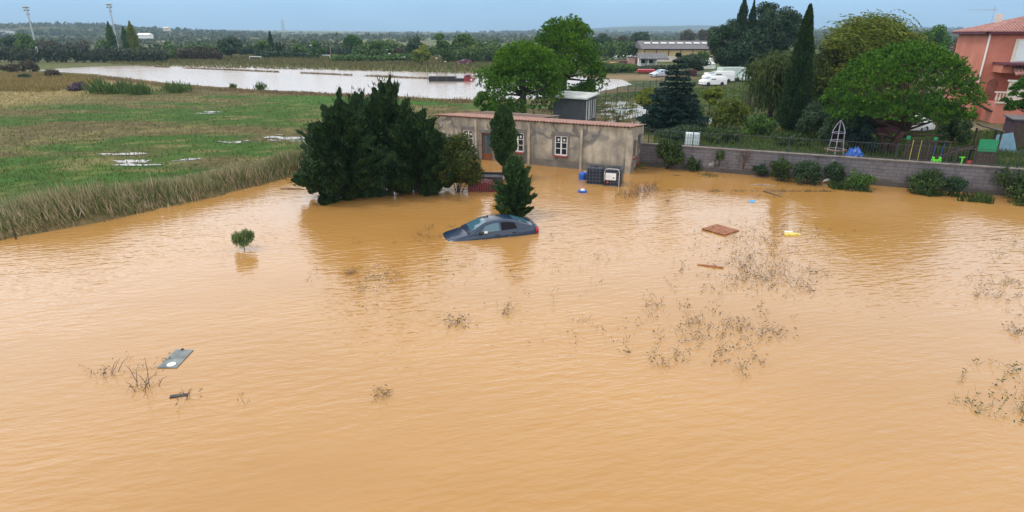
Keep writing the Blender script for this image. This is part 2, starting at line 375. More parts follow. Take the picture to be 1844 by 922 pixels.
def hgt(x, y):
    d = sdf(NEAR, x, y)
    n = fbm(x*.22, y*.22, 4)-.5; n2 = fbm(x*.9+40, y*.9, 3)-.5
    land = .5+.16*n+.08*n2
    h = -.9+(land+.9)*sstep(-1.3, .7, d+1.2*n2)
    for p, a, b, r in PUD:
        c, s = cos(r), sin(r); u = (x-p.x)*c+(y-p.y)*s; v = -(x-p.x)*s+(y-p.y)*c
        h = h-.06*np.exp(-((u/a)**2+(v/b)**2))*(.6+.8*(n2+.5))
    df = sdf(FARW, x, y); h = h-np.where(df < 6, 1, 0)*.5*sstep(2.0, -1.5, df+2.5*n)
    dg = sdf(GW, x, y); h = h-sstep(2.5, -1.5, dg)*(.23+.5*n+.9*n2)
    h = h+np.clip(y-260, 0, None)*.004+np.clip(y-700, 0, None)*.01*np.clip((-x/np.maximum(y, 1)+.1), 0, .6)
    return h
def axis(lo, hi, step, far0, far1, g=1.18):
    a = list(np.arange(lo, hi+1e-6, step)); s = step; v = hi
    while v < far1: s *= g; v += s; a.append(v)
    s = step; v = lo; b = []
    while v > far0: s *= g; v -= s; b.append(v)
    return np.array(b[::-1]+a)
gx = axis(-75, 60, .75, -4200, 4200); gy = axis(22, 125, .75, -150, 4800, 1.10)
GX, GY = np.meshgrid(gx, gy); GZ = hgt(GX, GY)
def ground_col(x, y, z):
    n = fbm(x*.075, y*.22, 4); n2 = fbm(x*.5+9, y*.9, 3); n3 = fbm(x*.02+3, y*.05+2, 3)
    c = np.empty(x.shape+(3,))
    def lay(w, col): c[...] = c*(1-w[..., None])+np.array(col)*w[..., None]
    c[...] = (.044, .098, .015)
    lay(sstep(.42, .60, n)*.85, (.13, .09, .045))
    lay(sstep(.55, .7, n2)*.7, (.105, .135, .028))
    lay(sstep(.6, .72, n2+.25*(n-.5))*.5, (.21, .15, .075))
    lay(sstep(70, 86, y)*sstep(.35, .6, 1-n)*sstep(-45, -10, x), (.045, .145, .02))
    df = sdf(FARW, x, y)
    lay(sstep(7, 1, df)*.8, (.20, .13, .065))
    lay(sstep(-52, -66, x)*sstep(66, 76, y)*sstep(150, 120, y), (.25, .185, .075))
    lay(sstep(6, 1, df)*(y > 135)*.9, (.10, .12, .04))
    d = sdf(NEAR, x, y); lay(sstep(2.5, .2, d), (.17, .125, .06))
    far = sstep(165, 190, y+0*x)
    lay(far*.9, (.085, .10, .036)); lay(far*sstep(.55, .7, n)*.7, (.15, .125, .055)); lay(far*sstep(.52, .6, n3)*sstep(230, 300, y), (.045, .075, .03))
    lay(sstep(420, 600, y+0*x), (.07, .09, .038)); lay(sstep(420, 600, y+0*x)*sstep(.46, .56, n3), (.19, .175, .08))
    # garden and the yard behind the house
    gd = sstep(4, 8, x-.02*y)*(y < 170)*(d > 0)
    lay(gd, (.040, .062, .018)); lay(gd*sstep(.5, .65, n), (.13, .09, .05)); lay(gd*sstep(.48, .6, n2)*.6, (.10, .11, .035))
    a = spot(1660, 228, .5); lay(np.exp(-(((x-a.x)/5)**2+((y-a.y)/3.5)**2)**2), (.34, .25, .17))
    a = spot(1150, 140, .4); lay(np.exp(-(((x-a.x)/12)**2+((y-a.y)/9)**2)**2), (.21, .15, .08))
    return c
me = bpy.data.meshes.new('ground')
ny, nx = GX.shape; idx = np.arange(nx*ny).reshape(ny, nx)
V = np.stack([GX, GY, GZ], -1).reshape(-1, 3)
Fq = np.stack([idx[:-1, :-1], idx[:-1, 1:], idx[1:, 1:], idx[1:, :-1]], -1).reshape(-1, 4)
def fill(me, V, F):
    nv, nf, k = len(V), len(F), F.shape[1]
    me.vertices.add(nv); me.vertices.foreach_set('co', V.astype(np.float32).ravel())
    me.loops.add(nf*k); me.loops.foreach_set('vertex_index', F.astype(np.int32).ravel())
    me.polygons.add(nf); me.polygons.foreach_set('loop_start', np.arange(0, nf*k, k, dtype=np.int32))
    me.update(calc_edges=True)
fill(me, V, Fq); me.shade_smooth()
ca = me.color_attributes.new('soil', 'FLOAT_COLOR', 'POINT')
gc = ground_col(GX, GY, GZ).reshape(-1, 3); ca.data.foreach_set('color', np.concatenate([gc, np.ones((len(gc), 1))], 1).astype(np.float32).ravel())
m, t, b, l = newmat('ground'); at = t.nodes.new('ShaderNodeAttribute'); at.attribute_name = 'soil'; co = wco(t)
v1 = rampn(t, noise(t, co, 1.3, 8, .7), [(.25, (.45, .45, .45)), (.5, (1, 1, 1)), (.75, (1.5, 1.45, 1.4))])
c = mixc(t, 1.0, at.outputs['Color'], v1, 'MULTIPLY')
v2 = rampn(t, noise(t, co, 6, 3, .6), [(.3, (.6, .65, .6)), (.6, (1.1, 1.1, 1.1))])
l(mixc(t, 1.0, c, v2, 'MULTIPLY'), b.inputs['Base Color']); b.inputs['Roughness'].default_value = .95; b.inputs['Specular IOR Level'].default_value = .1
bump(t, b, noise(t, co, 3, 6), .7, .15)
tag(link('ground', me, m), kind='structure')
def gz(x, y): return float(hgt(np.array([[x]], float), np.array([[y]], float))[0, 0])

# ------------------------------------------------------------------ flood water
def water(name, col, col2, rip=1.0, calm=False, rough=.07):
    m, t, b, l = newmat(name); co = wco(t)
    c = rampn(t, noise(t, co, .11, 5, .6, (.45, 1.0, 1)), [(.34, col), (.66, col2)])   # silt carried in streaks
    l(c, b.inputs['Base Color']); b.inputs['Roughness'].default_value = rough; b.inputs['IOR'].default_value = 1.48
    # wind ripples: crests across the wind, two directions, plus broken chop
    def wv(rot, sc, scale, det):
        mm = t.nodes.new('ShaderNodeMapping'); mm.inputs['Rotation'].default_value = (0, 0, rot); l(co, mm.inputs[0])
        return noise(t, mm.outputs[0], scale, det, .5, sc)
    def mad(a, k, c):
        q = t.nodes.new('ShaderNodeMath'); q.operation = 'MULTIPLY_ADD'; l(a, q.inputs[0]); q.inputs[1].default_value = k
        if isinstance(c, float): q.inputs[2].default_value = c
        else: l(c, q.inputs[2])
        return q.outputs[0]
    h = wv(R(-14), (.38, 1.35, 1), 3.4, 2.5)
    h = mad(wv(R(12), (.30, 1.0, 1), 5.5, 2), .4, h)
    h = mad(wv(R(-30), (.5, 1.0, 1), .9, 2), .9, h)
    st = rampn(t, noise(t, co, .09, 3, .5, (.6, 1.2, 1)), [(.34, (.18, .18, .18)), (.62, (1, 1, 1))])
    q = t.nodes.new('ShaderNodeMath'); q.operation = 'MULTIPLY'; l(st, q.inputs[0]); q.inputs[1].default_value = rip
    s = q.outputs[0]
    if calm:     # sheltered water in the lee of the house and the wall
        vd = t.nodes.new('ShaderNodeVectorMath'); vd.operation = 'DOT_PRODUCT'; vd.inputs[1].default_value = tuple(WBACK); l(co, vd.inputs[0])
        d0 = WBACK.dot(W0); nn = mad(noise(t, co, .16, 3), 5.0, vd.outputs['Value'])
        mr = t.nodes.new('ShaderNodeMapRange'); l(nn, mr.inputs[0]); mr.inputs[1].default_value = d0-5.5; mr.inputs[2].default_value = d0-.5; mr.inputs[3].default_value = 1; mr.inputs[4].default_value = .28
        q2 = t.nodes.new('ShaderNodeMath'); q2.operation = 'MULTIPLY'; l(s, q2.inputs[0]); l(mr.outputs[0], q2.inputs[1]); s = q2.outputs[0]
    bump(t, b, h, s, .10); return m
M['flood'] = water('muddy_flood', (.358, .183, .048), (.422, .228, .072), .46, True)
M['field_flood'] = water('pale_flood', (.30, .24, .195), (.34, .28, .225), .2, False, .2)
M['puddle'] = water('puddle_water', (.16, .14, .11), (.22, .20, .16), .5)
def sheet(name, P, z, mat):
    me = bpy.data.meshes.new(name); me.from_pydata([(x, y, z) for x, y in P], [], [tuple(range(len(P)))]); me.update()
    return tag(link(name, me, mat), kind='structure')
sheet('flood_water', [(-600, -140), (600, -140), (600, 62), (-600, 62)], 0, M['flood'])
cx, cyy = FARW.mean(0)
sheet('field_flood_water', [tuple((p-np.array((cx, cyy)))*1.12+np.array((cx, cyy))) for p in FARW], .26, M['field_flood'])
gcn = GW.mean(0); sheet('garden_flood_water', [tuple((p-gcn)*1.1+gcn) for p in GW], .30, M['puddle'])
def puddle(p, a, bb, r):
    """soaked ground: the pool shows wherever the grass dips, so its edge is ragged"""
    s = .11; u, v = np.meshgrid(np.arange(-2*a, 2*a, s*1.6), np.arange(-2*bb, 2*bb, s)); c_, s_ = cos(r), sin(r)
    X_, Y_ = p.x+u*c_-v*s_, p.y+u*s_+v*c_
    m_ = fbm(X_*.55+3, Y_*1.5, 4)+.35*(fbm(X_*2.5, Y_*3+9, 2)-.5) > .475+.24*((u/a)**2+(v/bb)**2)
    Z = hgt(X_, Y_)+.035; n_, k_ = u.shape; id_ = np.arange(n_*k_).reshape(n_, k_); ok = m_[:-1, :-1]
    F = np.stack([id_[:-1, :-1][ok], id_[:-1, 1:][ok], id_[1:, 1:][ok], id_[1:, :-1][ok]], -1)
    if not len(F): return
    used, inv = np.unique(F, return_inverse=True); V = np.stack([X_, Y_, Z], -1).reshape(-1, 3)[used]
    me = bpy.data.meshes.new('puddle'); fill(me, V, inv.reshape(F.shape)); me.shade_smooth(); tag(link('puddle', me, M['puddle']), kind='structure')
for q_ in PUD: puddle(*q_)

# ------------------------------------------------------------------ hills
def hills():
    xs = np.linspace(-5200, 5200, 261); ys = np.concatenate([np.linspace(640, 2200, 60), np.linspace(2260, 5200, 40)])
    X, Y = np.meshgrid(xs, ys); pxs = X/(Y*CP)*FPX+922
    def crest(ctrl, y0):
        a, b = zip(*ctrl); py = np.interp(pxs, a, b); k = (461-py)/FPX
        return 8.5+y0*(-SP+k*CP)/(CP+k*SP)
    def ridge(ctrl, y0, sg):
        return crest(ctrl, y0)*np.where(Y < y0, np.exp(-((Y-y0)/sg)**2), np.exp(-((Y-y0)/(sg*2.2))**2))
    n = (fbm(X*.004, Y*.004, 4)-.5)*7
    Z = np.maximum(ridge([(-600, 42), (0, 44), (180, 46), (300, 54), (420, 60), (520, 66), (700, 66), (1200, 64), (1800, 58), (2400, 58)], 1400, 460),
                   ridge([(-600, 42), (0, 46), (260, 52), (420, 57), (600, 61), (900, 58), (1000, 56), (1200, 58), (1500, 56), (1700, 52), (2400, 50)], 2300, 600))
    Z = np.maximum(Z, ridge([(-600, 56), (600, 62), (980, 58), (1060, 51), (1150, 47), (1230, 46), (1330, 47), (1420, 50), (1600, 54), (2400, 54)], 4200, 900))
    Z = Z+n-6*sstep(760, 640, Y)
    me = bpy.data.meshes.new('hills'); r_, c_ = X.shape; id_ = np.arange(r_*c_).reshape(r_, c_)
    fill(me, np.stack([X, Y, Z], -1).reshape(-1, 3), np.stack([id_[:-1, :-1], id_[:-1, 1:], id_[1:, 1:], id_[1:, :-1]], -1).reshape(-1, 4)); me.shade_smooth()
    m, t, b, l = newmat('hill_scrub'); co = wco(t)
    c = rampn(t, noise(t, co, .006, 6, .7), [(.35, (.030, .048, .026)), (.5, (.06, .075, .036)), (.62, (.14, .125, .065)), (.72, (.085, .11, .045))])
    l(c, b.inputs['Base Color']); b.inputs['Roughness'].default_value = 1; b.inputs['Specular IOR Level'].default_value = 0
    tag(link('hills', me, m), kind='structure'); return X, Y, Z
HX, HY, HZ = hills()

# ------------------------------------------------------------------ foliage
def unit(a): return a/np.maximum(np.linalg.norm(a, axis=-1, keepdims=True), 1e-9)
def rnd(n): return unit(rng.normal(size=(n, 3)))
class Leaves:
    def __init__(s): s.a = []
    def add(s, P, U, ln, wd, W=None):
        n = len(P); U = unit(U)
        if W is None: W = unit(np.cross(U, rnd(n)))
        ln = np.broadcast_to(np.asarray(ln, float), (n,))[:, None]; wd = np.broadcast_to(np.asarray(wd, float), (n,))[:, None]
        s.a.append(np.stack([P-U*ln/2, P+W*wd/2-U*ln*.08, P+U*ln/2, P-W*wd/2-U*ln*.08], 1)); return s
    def clumps(s, cs, n, ln, wd, out=.6, up=.3, shell=.45, rad=None):
        cs = np.array(cs, float); wt = (cs[:, 3]*cs[:, 4]+cs[:, 3]*cs[:, 5])
        i = rng.choice(len(cs), n, p=wt/wt.sum()); d = rnd(n)
        r = rng.random(n)**shell
        P = cs[i, :3]+d*cs[i, 3:6]*r[:, None]
        N = unit(d+rnd(n)*.75+np.array((0, 0, .25))); U = unit(np.cross(N, rnd(n))+np.array((0, 0, up))*.8+d*out*.3); W = unit(np.cross(N, U)); q = rng.uniform(.6, 1.4, n)
        return s.add(P, U, ln*q, wd*q, W)
    def build(s, name, mat, parent=None, loc=None):
        V = np.concatenate(s.a).reshape(-1, 3); me = bpy.data.meshes.new(name)
        fill(me, V, np.arange(len(V)).reshape(-1, 4)); return link(name, me, mat, parent)
def count(area, ln, wd, cover, lo=250, hi=30000): return int(min(hi, max(lo, cover*area/(ln*wd*.5))))
def leafsize(d, k=1.0): return max(.09, d*.0034)*k

def limbs(tr, base, tips, r0, bend=.25):
    for p in tips:
        p = Vector(p); b = Vector(base); mid = b.lerp(p, .5)+Vector((random.uniform(-bend, bend), random.uniform(-bend, bend), -bend*.3))
        tr.tube([b, mid, p], [r0, r0*.6, r0*.2], 5)
def trunk(tr, h, r, lean=(0, 0), n=4):
    pts = [(lean[0]*(i/n)+random.uniform(-.3, .3)*r, lean[1]*(i/n)+random.uniform(-.3, .3)*r, -.5 if i == 0 else h*i/n) for i in range(n+1)]
    tr.tube(pts, [r*(1.25-.75*i/n) for i in range(n+1)], 8); return pts[-1]

def t_broad(h, r, d, lf, tr, low=.22, k=16, dens=2.6, fl=1.0, up=.25):
    z0 = h*low; hz = (h-z0)/2; zc = z0+hz; cs = []
    for i in range(k):
        a = rng.uniform(0, 2*pi); e = np.arcsin(rng.uniform(-.95, .98)); q = rng.uniform(.45, .78)
        f = 1-.25*max(0, -sin(e)); rr = rng.uniform(.28, .45)
        cs.append((r*q*cos(e)*cos(a)*f, r*q*cos(e)*sin(a)*f, zc+hz*q*sin(e), r*rr, r*rr, min(hz, r*fl)*rr*.95))
    ln = leafsize(d); wd = ln*.62
    lf.clumps(cs, count(4*pi*r*hz, ln, wd, dens), ln, wd, up=up)
    top = trunk(tr, h*.5, max(.06, h*.028)); limbs(tr, Vector(top)*.75, [c[:3] for c in cs[:7]], max(.04, h*.014), r*.08)
def t_column(h, r, d, lf, tr, low=.06, dens=3.2, prof=None, lump=.3, bare=False):
    prof = prof or (lambda t: np.sin(pi*np.clip(t*.80+.17, 0, 1))**.75*(1-t**6))
    ln = leafsize(d, 1.05); wd = ln*.42; n = count(2*pi*r*h*.8, ln, wd, dens)
    t = rng.random(n)**.9; a = rng.uniform(0, 2*pi, n); ph = rng.uniform(0, 6, 6)
    lumps = 1+lump*(.5*np.sin(3*a+9*t+ph[0])*np.sin(14*t+ph[1]+2*np.sin(a))+.5*np.sin(5*a-17*t+ph[2])+.35*np.sin(2*a+31*t+ph[3]))
    rad = r*prof(t)*lumps*rng.random(n)**.3
    P = np.stack([rad*np.cos(a), rad*np.sin(a), h*(low+(1-low)*t)], 1)
    U = np.stack([np.cos(a)*.5, np.sin(a)*.5, np.full(n, 1.0)], 1)+rnd(n)*.45
    q = rng.uniform(.7, 1.4, n); lf.add(P, U, ln*q, wd*q)
    trunk(tr, h*.8, max(.05, r*.12))
def t_ragged(h, r, d, lf, tr, k=90, dens=1.0, low=.0, upw=1.0, full=1.6):
    """an old cypress of many upswept, outward-reaching plumes"""
    ln = leafsize(d, 1.15); wd = ln*.5; trunk(tr, h*.8, .16); tips = []
    for i in range(k):
        t = (i+.5)/k; a = i*2.4+rng.uniform(-.5, .5); prof = (1-t**full)*.9+.10 if t > .2 else .80+.8*t; R_ = r*prof*rng.uniform(.62, 1.12)
        base = np.array((R_*.30*cos(a), R_*.30*sin(a), h*(low+(.90-low)*t)))
        tip = np.array((R_*cos(a), R_*sin(a), base[2]+h*rng.uniform(.02, .15)*upw+.25*R_*upw*t))
        pr = min(r*rng.uniform(.12, .22), .62)
        if i % 5 == 2: tip = tip+(tip-base)*np.array((.28, .28, .15))+np.array((0, 0, h*rng.uniform(.03, .10))); pr *= .62
        ax = tip-base; L_ = np.linalg.norm(ax)+.01; ax = ax/L_
        n = count(2*pi*pr*(L_+.4), ln, wd, 2.2*dens, 60); s = rng.random(n); b2 = rnd(n); b2 -= (b2@ax)[:, None]*ax; b2 = unit(b2)
        pf = np.sin(pi*np.clip(s*.80+.16, 0, 1))**.9*(1+.35*np.sin(s*17+a*3))
        P = base+ax*(s*(L_+.25))[:, None]+b2*(pr*pf*rng.random(n)**.35)[:, None]
        N = unit(b2+rnd(n)*.7+np.array((0, 0, .3))); U = unit(ax*.9+np.cross(N, rnd(n))*.6+np.array((0, 0, .25))); q = rng.uniform(.6, 1.5, n); lf.add(P, U, ln*q, wd*q, unit(np.cross(N, U))); tips.append(tuple(base+ax*L_*.7))
        m = 10; e = unit(ax+rnd(m)*.55+np.array((0, 0, .25))); lf.add(tip+ax*.1+rnd(m)*pr*.8+e*ln, e, ln*rng.uniform(1.6, 3.2, m), ln*.4)
    for p in tips[::3]: tr.tube([(0, 0, max(.1, p[2]-r*.5)), p], [.05, .012], 5)
def t_umbrella(h, r, d, lf, tr, low=.36, forks=3, n_cl=60, dens=1.0):
    z0 = h*low; cs = []
    for i in range(n_cl):
        a = i*2.4; q = math.sqrt((i+.5)/n_cl); zz = math.sqrt(max(0, 1-(q*.97)**2)); s = r*rng.uniform(.10, .165)
        cs.append((r*q*.88*cos(a), r*q*.88*sin(a), z0+(h-z0)*(.10+.82*zz)-rng.uniform(0, .06)*h, s, s, s*.8))
        if i % 2: cs.append((r*q*.82*cos(a+.6), r*q*.82*sin(a+.6), z0+(h-z0)*(.10+.25*zz), s, s, s*.6))
    cs = np.array(cs); nt_ = int(2600*dens); i = rng.choice(len(cs), nt_); dd = rnd(nt_); dd[:, 2] = np.abs(dd[:, 2])*.9-.1; dd = unit(dd)
    P = cs[i, :3]+dd*cs[i, 3:6]*(rng.random(nt_)**.35)[:, None]
    ln = leafsize(d, 1.5)
    for j in range(9):
        U = unit(dd*.6+np.array((0, 0, .5))+rnd(nt_)*.85); lf.add(P+U*ln*.4, U, ln*rng.uniform(.7, 1.2, nt_), ln*.24)
    for f in range(forks):
        a = f*2*pi/forks+.5; tip = (r*.25*cos(a), r*.25*sin(a), z0*1.15)
        tr.tube([(.10*f-.1, .08*f, -.4), (r*.08*cos(a), r*.08*sin(a), z0*.5), tip], [r*.055, r*.045, r*.03], 8)
        limbs(tr, tip, [tuple(cs[q, :3]) for q in range(f*5, len(cs), forks*6)], r*.018, r*.05)
    for q in range(5):
        a = q*1.3; tr.tube([(0, 0, z0*.7), (r*.3*cos(a), r*.3*sin(a), z0*.95), (r*.65*cos(a), r*.65*sin(a), z0*1.12)], [r*.022, r*.014, r*.006], 5)
def t_pine(h, r, d, lf, tr, k=46, dens=1.0, low=.06):
    """a full-crowned pine: many rounded sprays of needle tufts"""
    trunk(tr, h*.8, r*.07); cs = []; ln = leafsize(d, 1.35)
    for i in range(k):
        t = rng.random()**.8; a = i*2.4; pf = math.sin(pi*min(1, t*.74+.22))**.7; q = r*pf*rng.uniform(.55, .88); s = r*rng.uniform(.17, .27)
        cs.append((q*cos(a), q*sin(a), h*(low+.06+(.90-low)*t), s, s, s*.85))
    cs = np.array(cs); nt_ = int(2600*dens); i = rng.choice(len(cs), nt_); dd = rnd(nt_); dd[:, 2] = dd[:, 2]*.8+.25; dd = unit(dd); P = cs[i, :3]+dd*cs[i, 3:6]*(rng.random(nt_)**.3)[:, None]
    for j in range(8):
        U = unit(dd*.7+np.array((0, 0, .5))+rnd(nt_)*.8); lf.add(P+U*ln*.4, U, ln*rng.uniform(.7, 1.3, nt_), ln*.26)
    limbs(tr, (0, 0, h*.35), [tuple(c_[:3]) for c_ in cs[::5]], r*.03, r*.06)
def t_spruce(h, r, d, lf, tr, tiers=13, dens=1.0):
    trunk(tr, h*.97, h*.022); ln = leafsize(d, 1.2); wd = ln*.4
    for i in range(tiers):
        t = i/(tiers-1); z = h*(.14+.83*t); R_ = r*(1-t)**.75*(1 if i % 2 else .86)+.22
        nb = max(5, int(11*(1-t*.5)))
        for j in range(nb):
            a = j*2*pi/nb+i*.7+rng.uniform(-.2, .2); L_ = R_*rng.uniform(.75, 1.12)
            n = count(L_*L_*.55+.05, ln, wd, 2.3*dens, 70); s = rng.random(n)**.7
            side = rng.normal(size=n)*.20*L_*(1-s*.6); dz = -.16*L_*s+.10*L_*s*s*1.2+rng.normal(size=n)*.06-np.abs(side)*.35
            P = np.stack([cos(a)*L_*s-sin(a)*side, sin(a)*L_*s+cos(a)*side, z+dz], 1)
            U = np.stack([np.full(n, cos(a)), np.full(n, sin(a)), np.full(n, -.1)], 1)+rnd(n)*.5; q = rng.uniform(.7, 1.3, n); lf.add(P, U, ln*q, wd*q)
            tr.tube([(0, 0, z), (cos(a)*L_*.85, sin(a)*L_*.85, z-.06*L_)], [.03, .008], 4)
def t_willow(h, r, d, lf, tr, wind=(.5, 0), k=900, crowns=9, drop=.75, ht=.95):
    """strands hanging from arching limbs, blown over by the wind"""
    tips = []
    for i in range(crowns):
        a = i*2.4; q = math.sqrt((i+.4)/crowns)*.75
        tips.append((r*q*cos(a)+wind[0]*.35, r*q*sin(a), h*ht*(1-.30*q)*rng.uniform(.86, 1.03)))
    trunk(tr, h*.38, h*.035, (.2, 0))
    for p in tips: tr.tube([(.15, 0, h*.33), (p[0]*.5, p[1]*.5, p[2]*.72), p], [h*.02, h*.011, h*.004], 5)
    ln = leafsize(d, 1.9); wd = ln*.22; seg = 12; k = int(k*1.25); T = np.array(tips)
    i = rng.integers(0, crowns, k); st = T[i]*np.stack([np.ones(k), np.ones(k), np.ones(k)], 1)+rng.normal(size=(k, 3))*np.array((r*.20, r*.20, h*.05))
    down = rng.random(k) < .35; st[down] *= np.array((.95, .95, .62)); st[down, 2] += rng.uniform(-.08, .1, down.sum())*h
    out = rnd(k)*np.array((1, 1, .2)); out[:, 0] += wind[0]*.8; out = unit(out)
    L_ = rng.uniform(.6, 1.0, k)*h*drop*.55; P = st.copy(); V_ = out*.9+np.array((wind[0]*.5, 0, .75))
    for s in range(seg):
        V_ = V_+np.array((wind[0]*.16, wind[1], -.34)); stp = unit(V_)*(L_/seg)[:, None]; P = P+stp
        ok = P[:, 2] > h*.04
        lf.add((P+rng.normal(size=P.shape)*ln*.10)[ok], (stp+rng.normal(size=P.shape)*.03)[ok], ln*rng.uniform(.8, 1.3, ok.sum()), wd)
        lf.add((P+rng.normal(size=P.shape)*ln*.22)[ok], (stp+rng.normal(size=P.shape)*.06)[ok], ln*.8, wd)
def t_bush(h, r, d, lf, tr, k=12, dens=2.4, upr=.35, aspect=.5):
    cs = []
    for i in range(k):
        a = rng.uniform(0, 2*pi); q = rng.random()**.6*.72; s = rng.uniform(.28, .42)
        cs.append((r*q*cos(a), r*q*sin(a), h*rng.uniform(.22, .82-.4*q*q), r*s, r*s, min(h*.32, r*s*1.1)))
    ln = leafsize(d); wd = ln*aspect
    lf.clumps(cs, count(2*pi*r*h, ln, wd, dens), ln, wd, out=.5, up=upr)
    for c in cs[:7]: tr.tube([(0, 0, -.4), (c[0]*.6, c[1]*.6, c[2]*.5), c[:3]], [.035, .02, .008], 5)
def t_twigs(h, r, d, lf, tr, k=40):
    for i in range(k):
        a = rng.uniform(0, 2*pi); q = rng.uniform(.2, 1)*r; z = h*rng.uniform(.5, 1); p = (q*cos(a), q*sin(a), z)
        tr.tube([(0.05*cos(a), .05*sin(a), -.4), (q*.4*cos(a), q*.4*sin(a), z*.55), p], [.022, .014, .006], 4)
    n = k*5; P = np.stack([rng.normal(size=n)*r*.45, rng.normal(size=n)*r*.45, rng.uniform(.3, .95, n)*h], 1); ln = leafsize(d, .8); lf.add(P, rnd(n), ln, ln*.4)

def plant(fn, name, label, cat, px, pyb, pyt, wpx, z, mat, group=None, bark='bark', stem='trunk', crown='crown', rot=None, **kw):
    p = spot(px, pyb, z); h = zat(pyt, p.y)-z; r = wpx/2*mpp(p)
    e = thing(name, label, cat, p, rng.uniform(0, 6.28) if rot is None else rot, group); lf, tr = Leaves(), MB()
    fn(h, r, depth(p), lf, tr, **kw)
    lf.build(crown, M[mat], e); tr.build(stem, M[bark], e, smooth=True); return e

# trees standing in the flood
G = 'dark cypresses in the clump standing in the flood'
plant(t_ragged, 'cypress_tree', 'broad dark cypress with its skirts in the flood, leftmost of the clump', 'tree', 622, 354, 196, 160, 0, 'cypress', G, k=88, full=2.4)
plant(t_ragged, 'cypress_tree', 'tallest ragged dark cypress of the clump, its crooked top above the field', 'tree', 702, 340, 164, 140, 0, 'cypress', G, k=84, upw=1.2, low=.08, full=2.2)
plant(t_ragged, 'cypress_tree', 'slender dark cypress between the leftmost and the tallest of the clump', 'tree', 658, 326, 186, 110, 0, 'cypress', G, k=56, upw=1.3, full=2.4)
plant(t_ragged, 'cypress_tree', 'shorter dark cypress between the tallest cypress and the yellowish shrub', 'tree', 752, 346, 212, 150, 0, 'cypress', G, k=90, low=.03, full=2.6)
plant(t_bush, 'flooded_bush', 'low spreading dark bush in front of the leftmost cypress', 'bush', 592, 362, 258, 105, 0, 'cypress', k=22, dens=3)
plant(t_bush, 'flooded_bush', 'dark bush with light showing under it, below the tallest cypress', 'bush', 700, 352, 255, 80, 0, 'cypress', k=12, dens=2)
plant(t_bush, 'flooded_shrub', 'yellowish green shrub at the house end of the cypress clump', 'shrub', 824, 346, 224, 96, 0, 'yellow_shrub', k=26, dens=2.6, upr=.9)
plant(t_column, 'slim_cypress', 'slim upright cypress on a bare stem before the house front', 'tree', 907, 322, 190, 47, 0, 'cypress_green', low=.20, lump=.22, rot=0, prof=lambda t: np.clip(t*2.6+.12, 0, 1)**.7*(1-t**4.5)**.6)
plant(t_ragged, 'young_cypress', 'small bushy cypress rising from the water behind the car', 'tree', 928, 388, 294, 80, 0, 'cypress_green', k=70, upw=1.3, full=1.5)
def t_sapling(h, r, d, lf, tr):
    tr.tube([(0, 0, -.4), (.04, 0, h*.3), (-.05, 0, h*.6)], [.022, .018, .012], 6)
    cs = []
    for i in range(13):
        a = i*2.4; q = rng.uniform(.1, .75)*r; z = h*(.34+.62*rng.random()*(1-.35*q/r)); cs.append((q*cos(a), q*sin(a), z, r*.34, r*.34, h*.20)); tr.tube([(0.02, 0, h*.3), (q*cos(a), q*sin(a), z)], [.012, .004], 4)
    lf.clumps(cs, 1150, .22, .03, out=.7, up=1.6)
plant(t_sapling, 'sapling_tree', 'lone little olive-green sapling standing in the open flood', 'sapling', 441, 449, 410, 42, 0, 'sapling')

# big pines behind the house
GP = 'bright pines behind the stained house'
plant(t_pine, 'pine_tree', 'nearer and lower bright green pine right behind the house roof', 'tree', 942, 218, 82, 172, .5, 'pine', GP, k=80, dens=2.8)
plant(t_pine, 'pine_tree', 'taller bright green pine rising behind the lower one', 'tree', 1014, 196, 34, 148, .5, 'pine', GP, k=80, dens=2.8, low=.12)
plant(t_bush, 'pine_sapling', 'small dark green pine leaning out at the field side of the big pines', 'tree', 872, 210, 160, 44, .5, 'pine_deep', k=9)
# the garden behind the wall
plant(t_spruce, 'spruce_tree', 'dark blue-green spruce in tiers beyond the right end of the house', 'tree', 1210, 238, 94, 114, .4, 'spruce', dens=1.3)
plant(t_column, 'tall_cypress', 'tall pointed dark cypress in the garden before the willow', 'tree', 1424, 238, 8, 56, .5, 'cypress', lump=.16, dens=4, low=.03, prof=lambda t: np.clip((t+.05)*6, 0, 1)**.5*(1-t)**.62*1.05)
plant(t_willow, 'willow_tree', 'big windblown yellow-green willow behind the umbrella pine', 'tree', 1508, 232, 14, 140, .5, 'willow', wind=(1.0, 0), k=2300, crowns=14, drop=.7, ht=.92, rot=0)
plant(t_willow, 'willow_tree', 'lower willow filling in between the tall pointed cypress and the big willow', 'tree', 1468, 226, 78, 96, .5, 'willow_dark', wind=(.5, 0), k=1300, crowns=9, drop=.85, rot=0)
plant(t_willow, 'willow_tree', 'dark drooping willow left of the tall pointed cypress', 'tree', 1384, 212, 84, 88, .5, 'willow_dark', wind=(.25, 0), k=1300, crowns=9, drop=.9, rot=0)
plant(t_umbrella, 'umbrella_pine', 'wide domed umbrella pine with forked trunks behind the garden wall', 'tree', 1600, 276, 70, 256, .5, 'pine_deep', bark='bark_red', low=.20, n_cl=190, dens=3.4, rot=0)
plant(t_umbrella, 'round_pine', 'dense round pine crown cut by the right picture edge, before the pink house', 'tree', 1848, 250, 120, 100, .5, 'pine_deep', bark='bark_red', low=.26, dens=1.3)
plant(t_bush, 'conifer_bush', 'dark bushy conifer under the left side of the umbrella pine', 'bush', 1505, 268, 160, 95, .5, 'broad_dark', k=16)
plant(t_bush, 'conifer_bush', 'blue-black low bush beside the white climbing rocket', 'bush', 1548, 275, 205, 70, .5, 'spruce', k=12)
plant(t_bush, 'round_shrub', 'rounded dark green shrub on the lawn right of the umbrella pine', 'shrub', 1718, 262, 202, 64, .5, 'shrub', k=12)
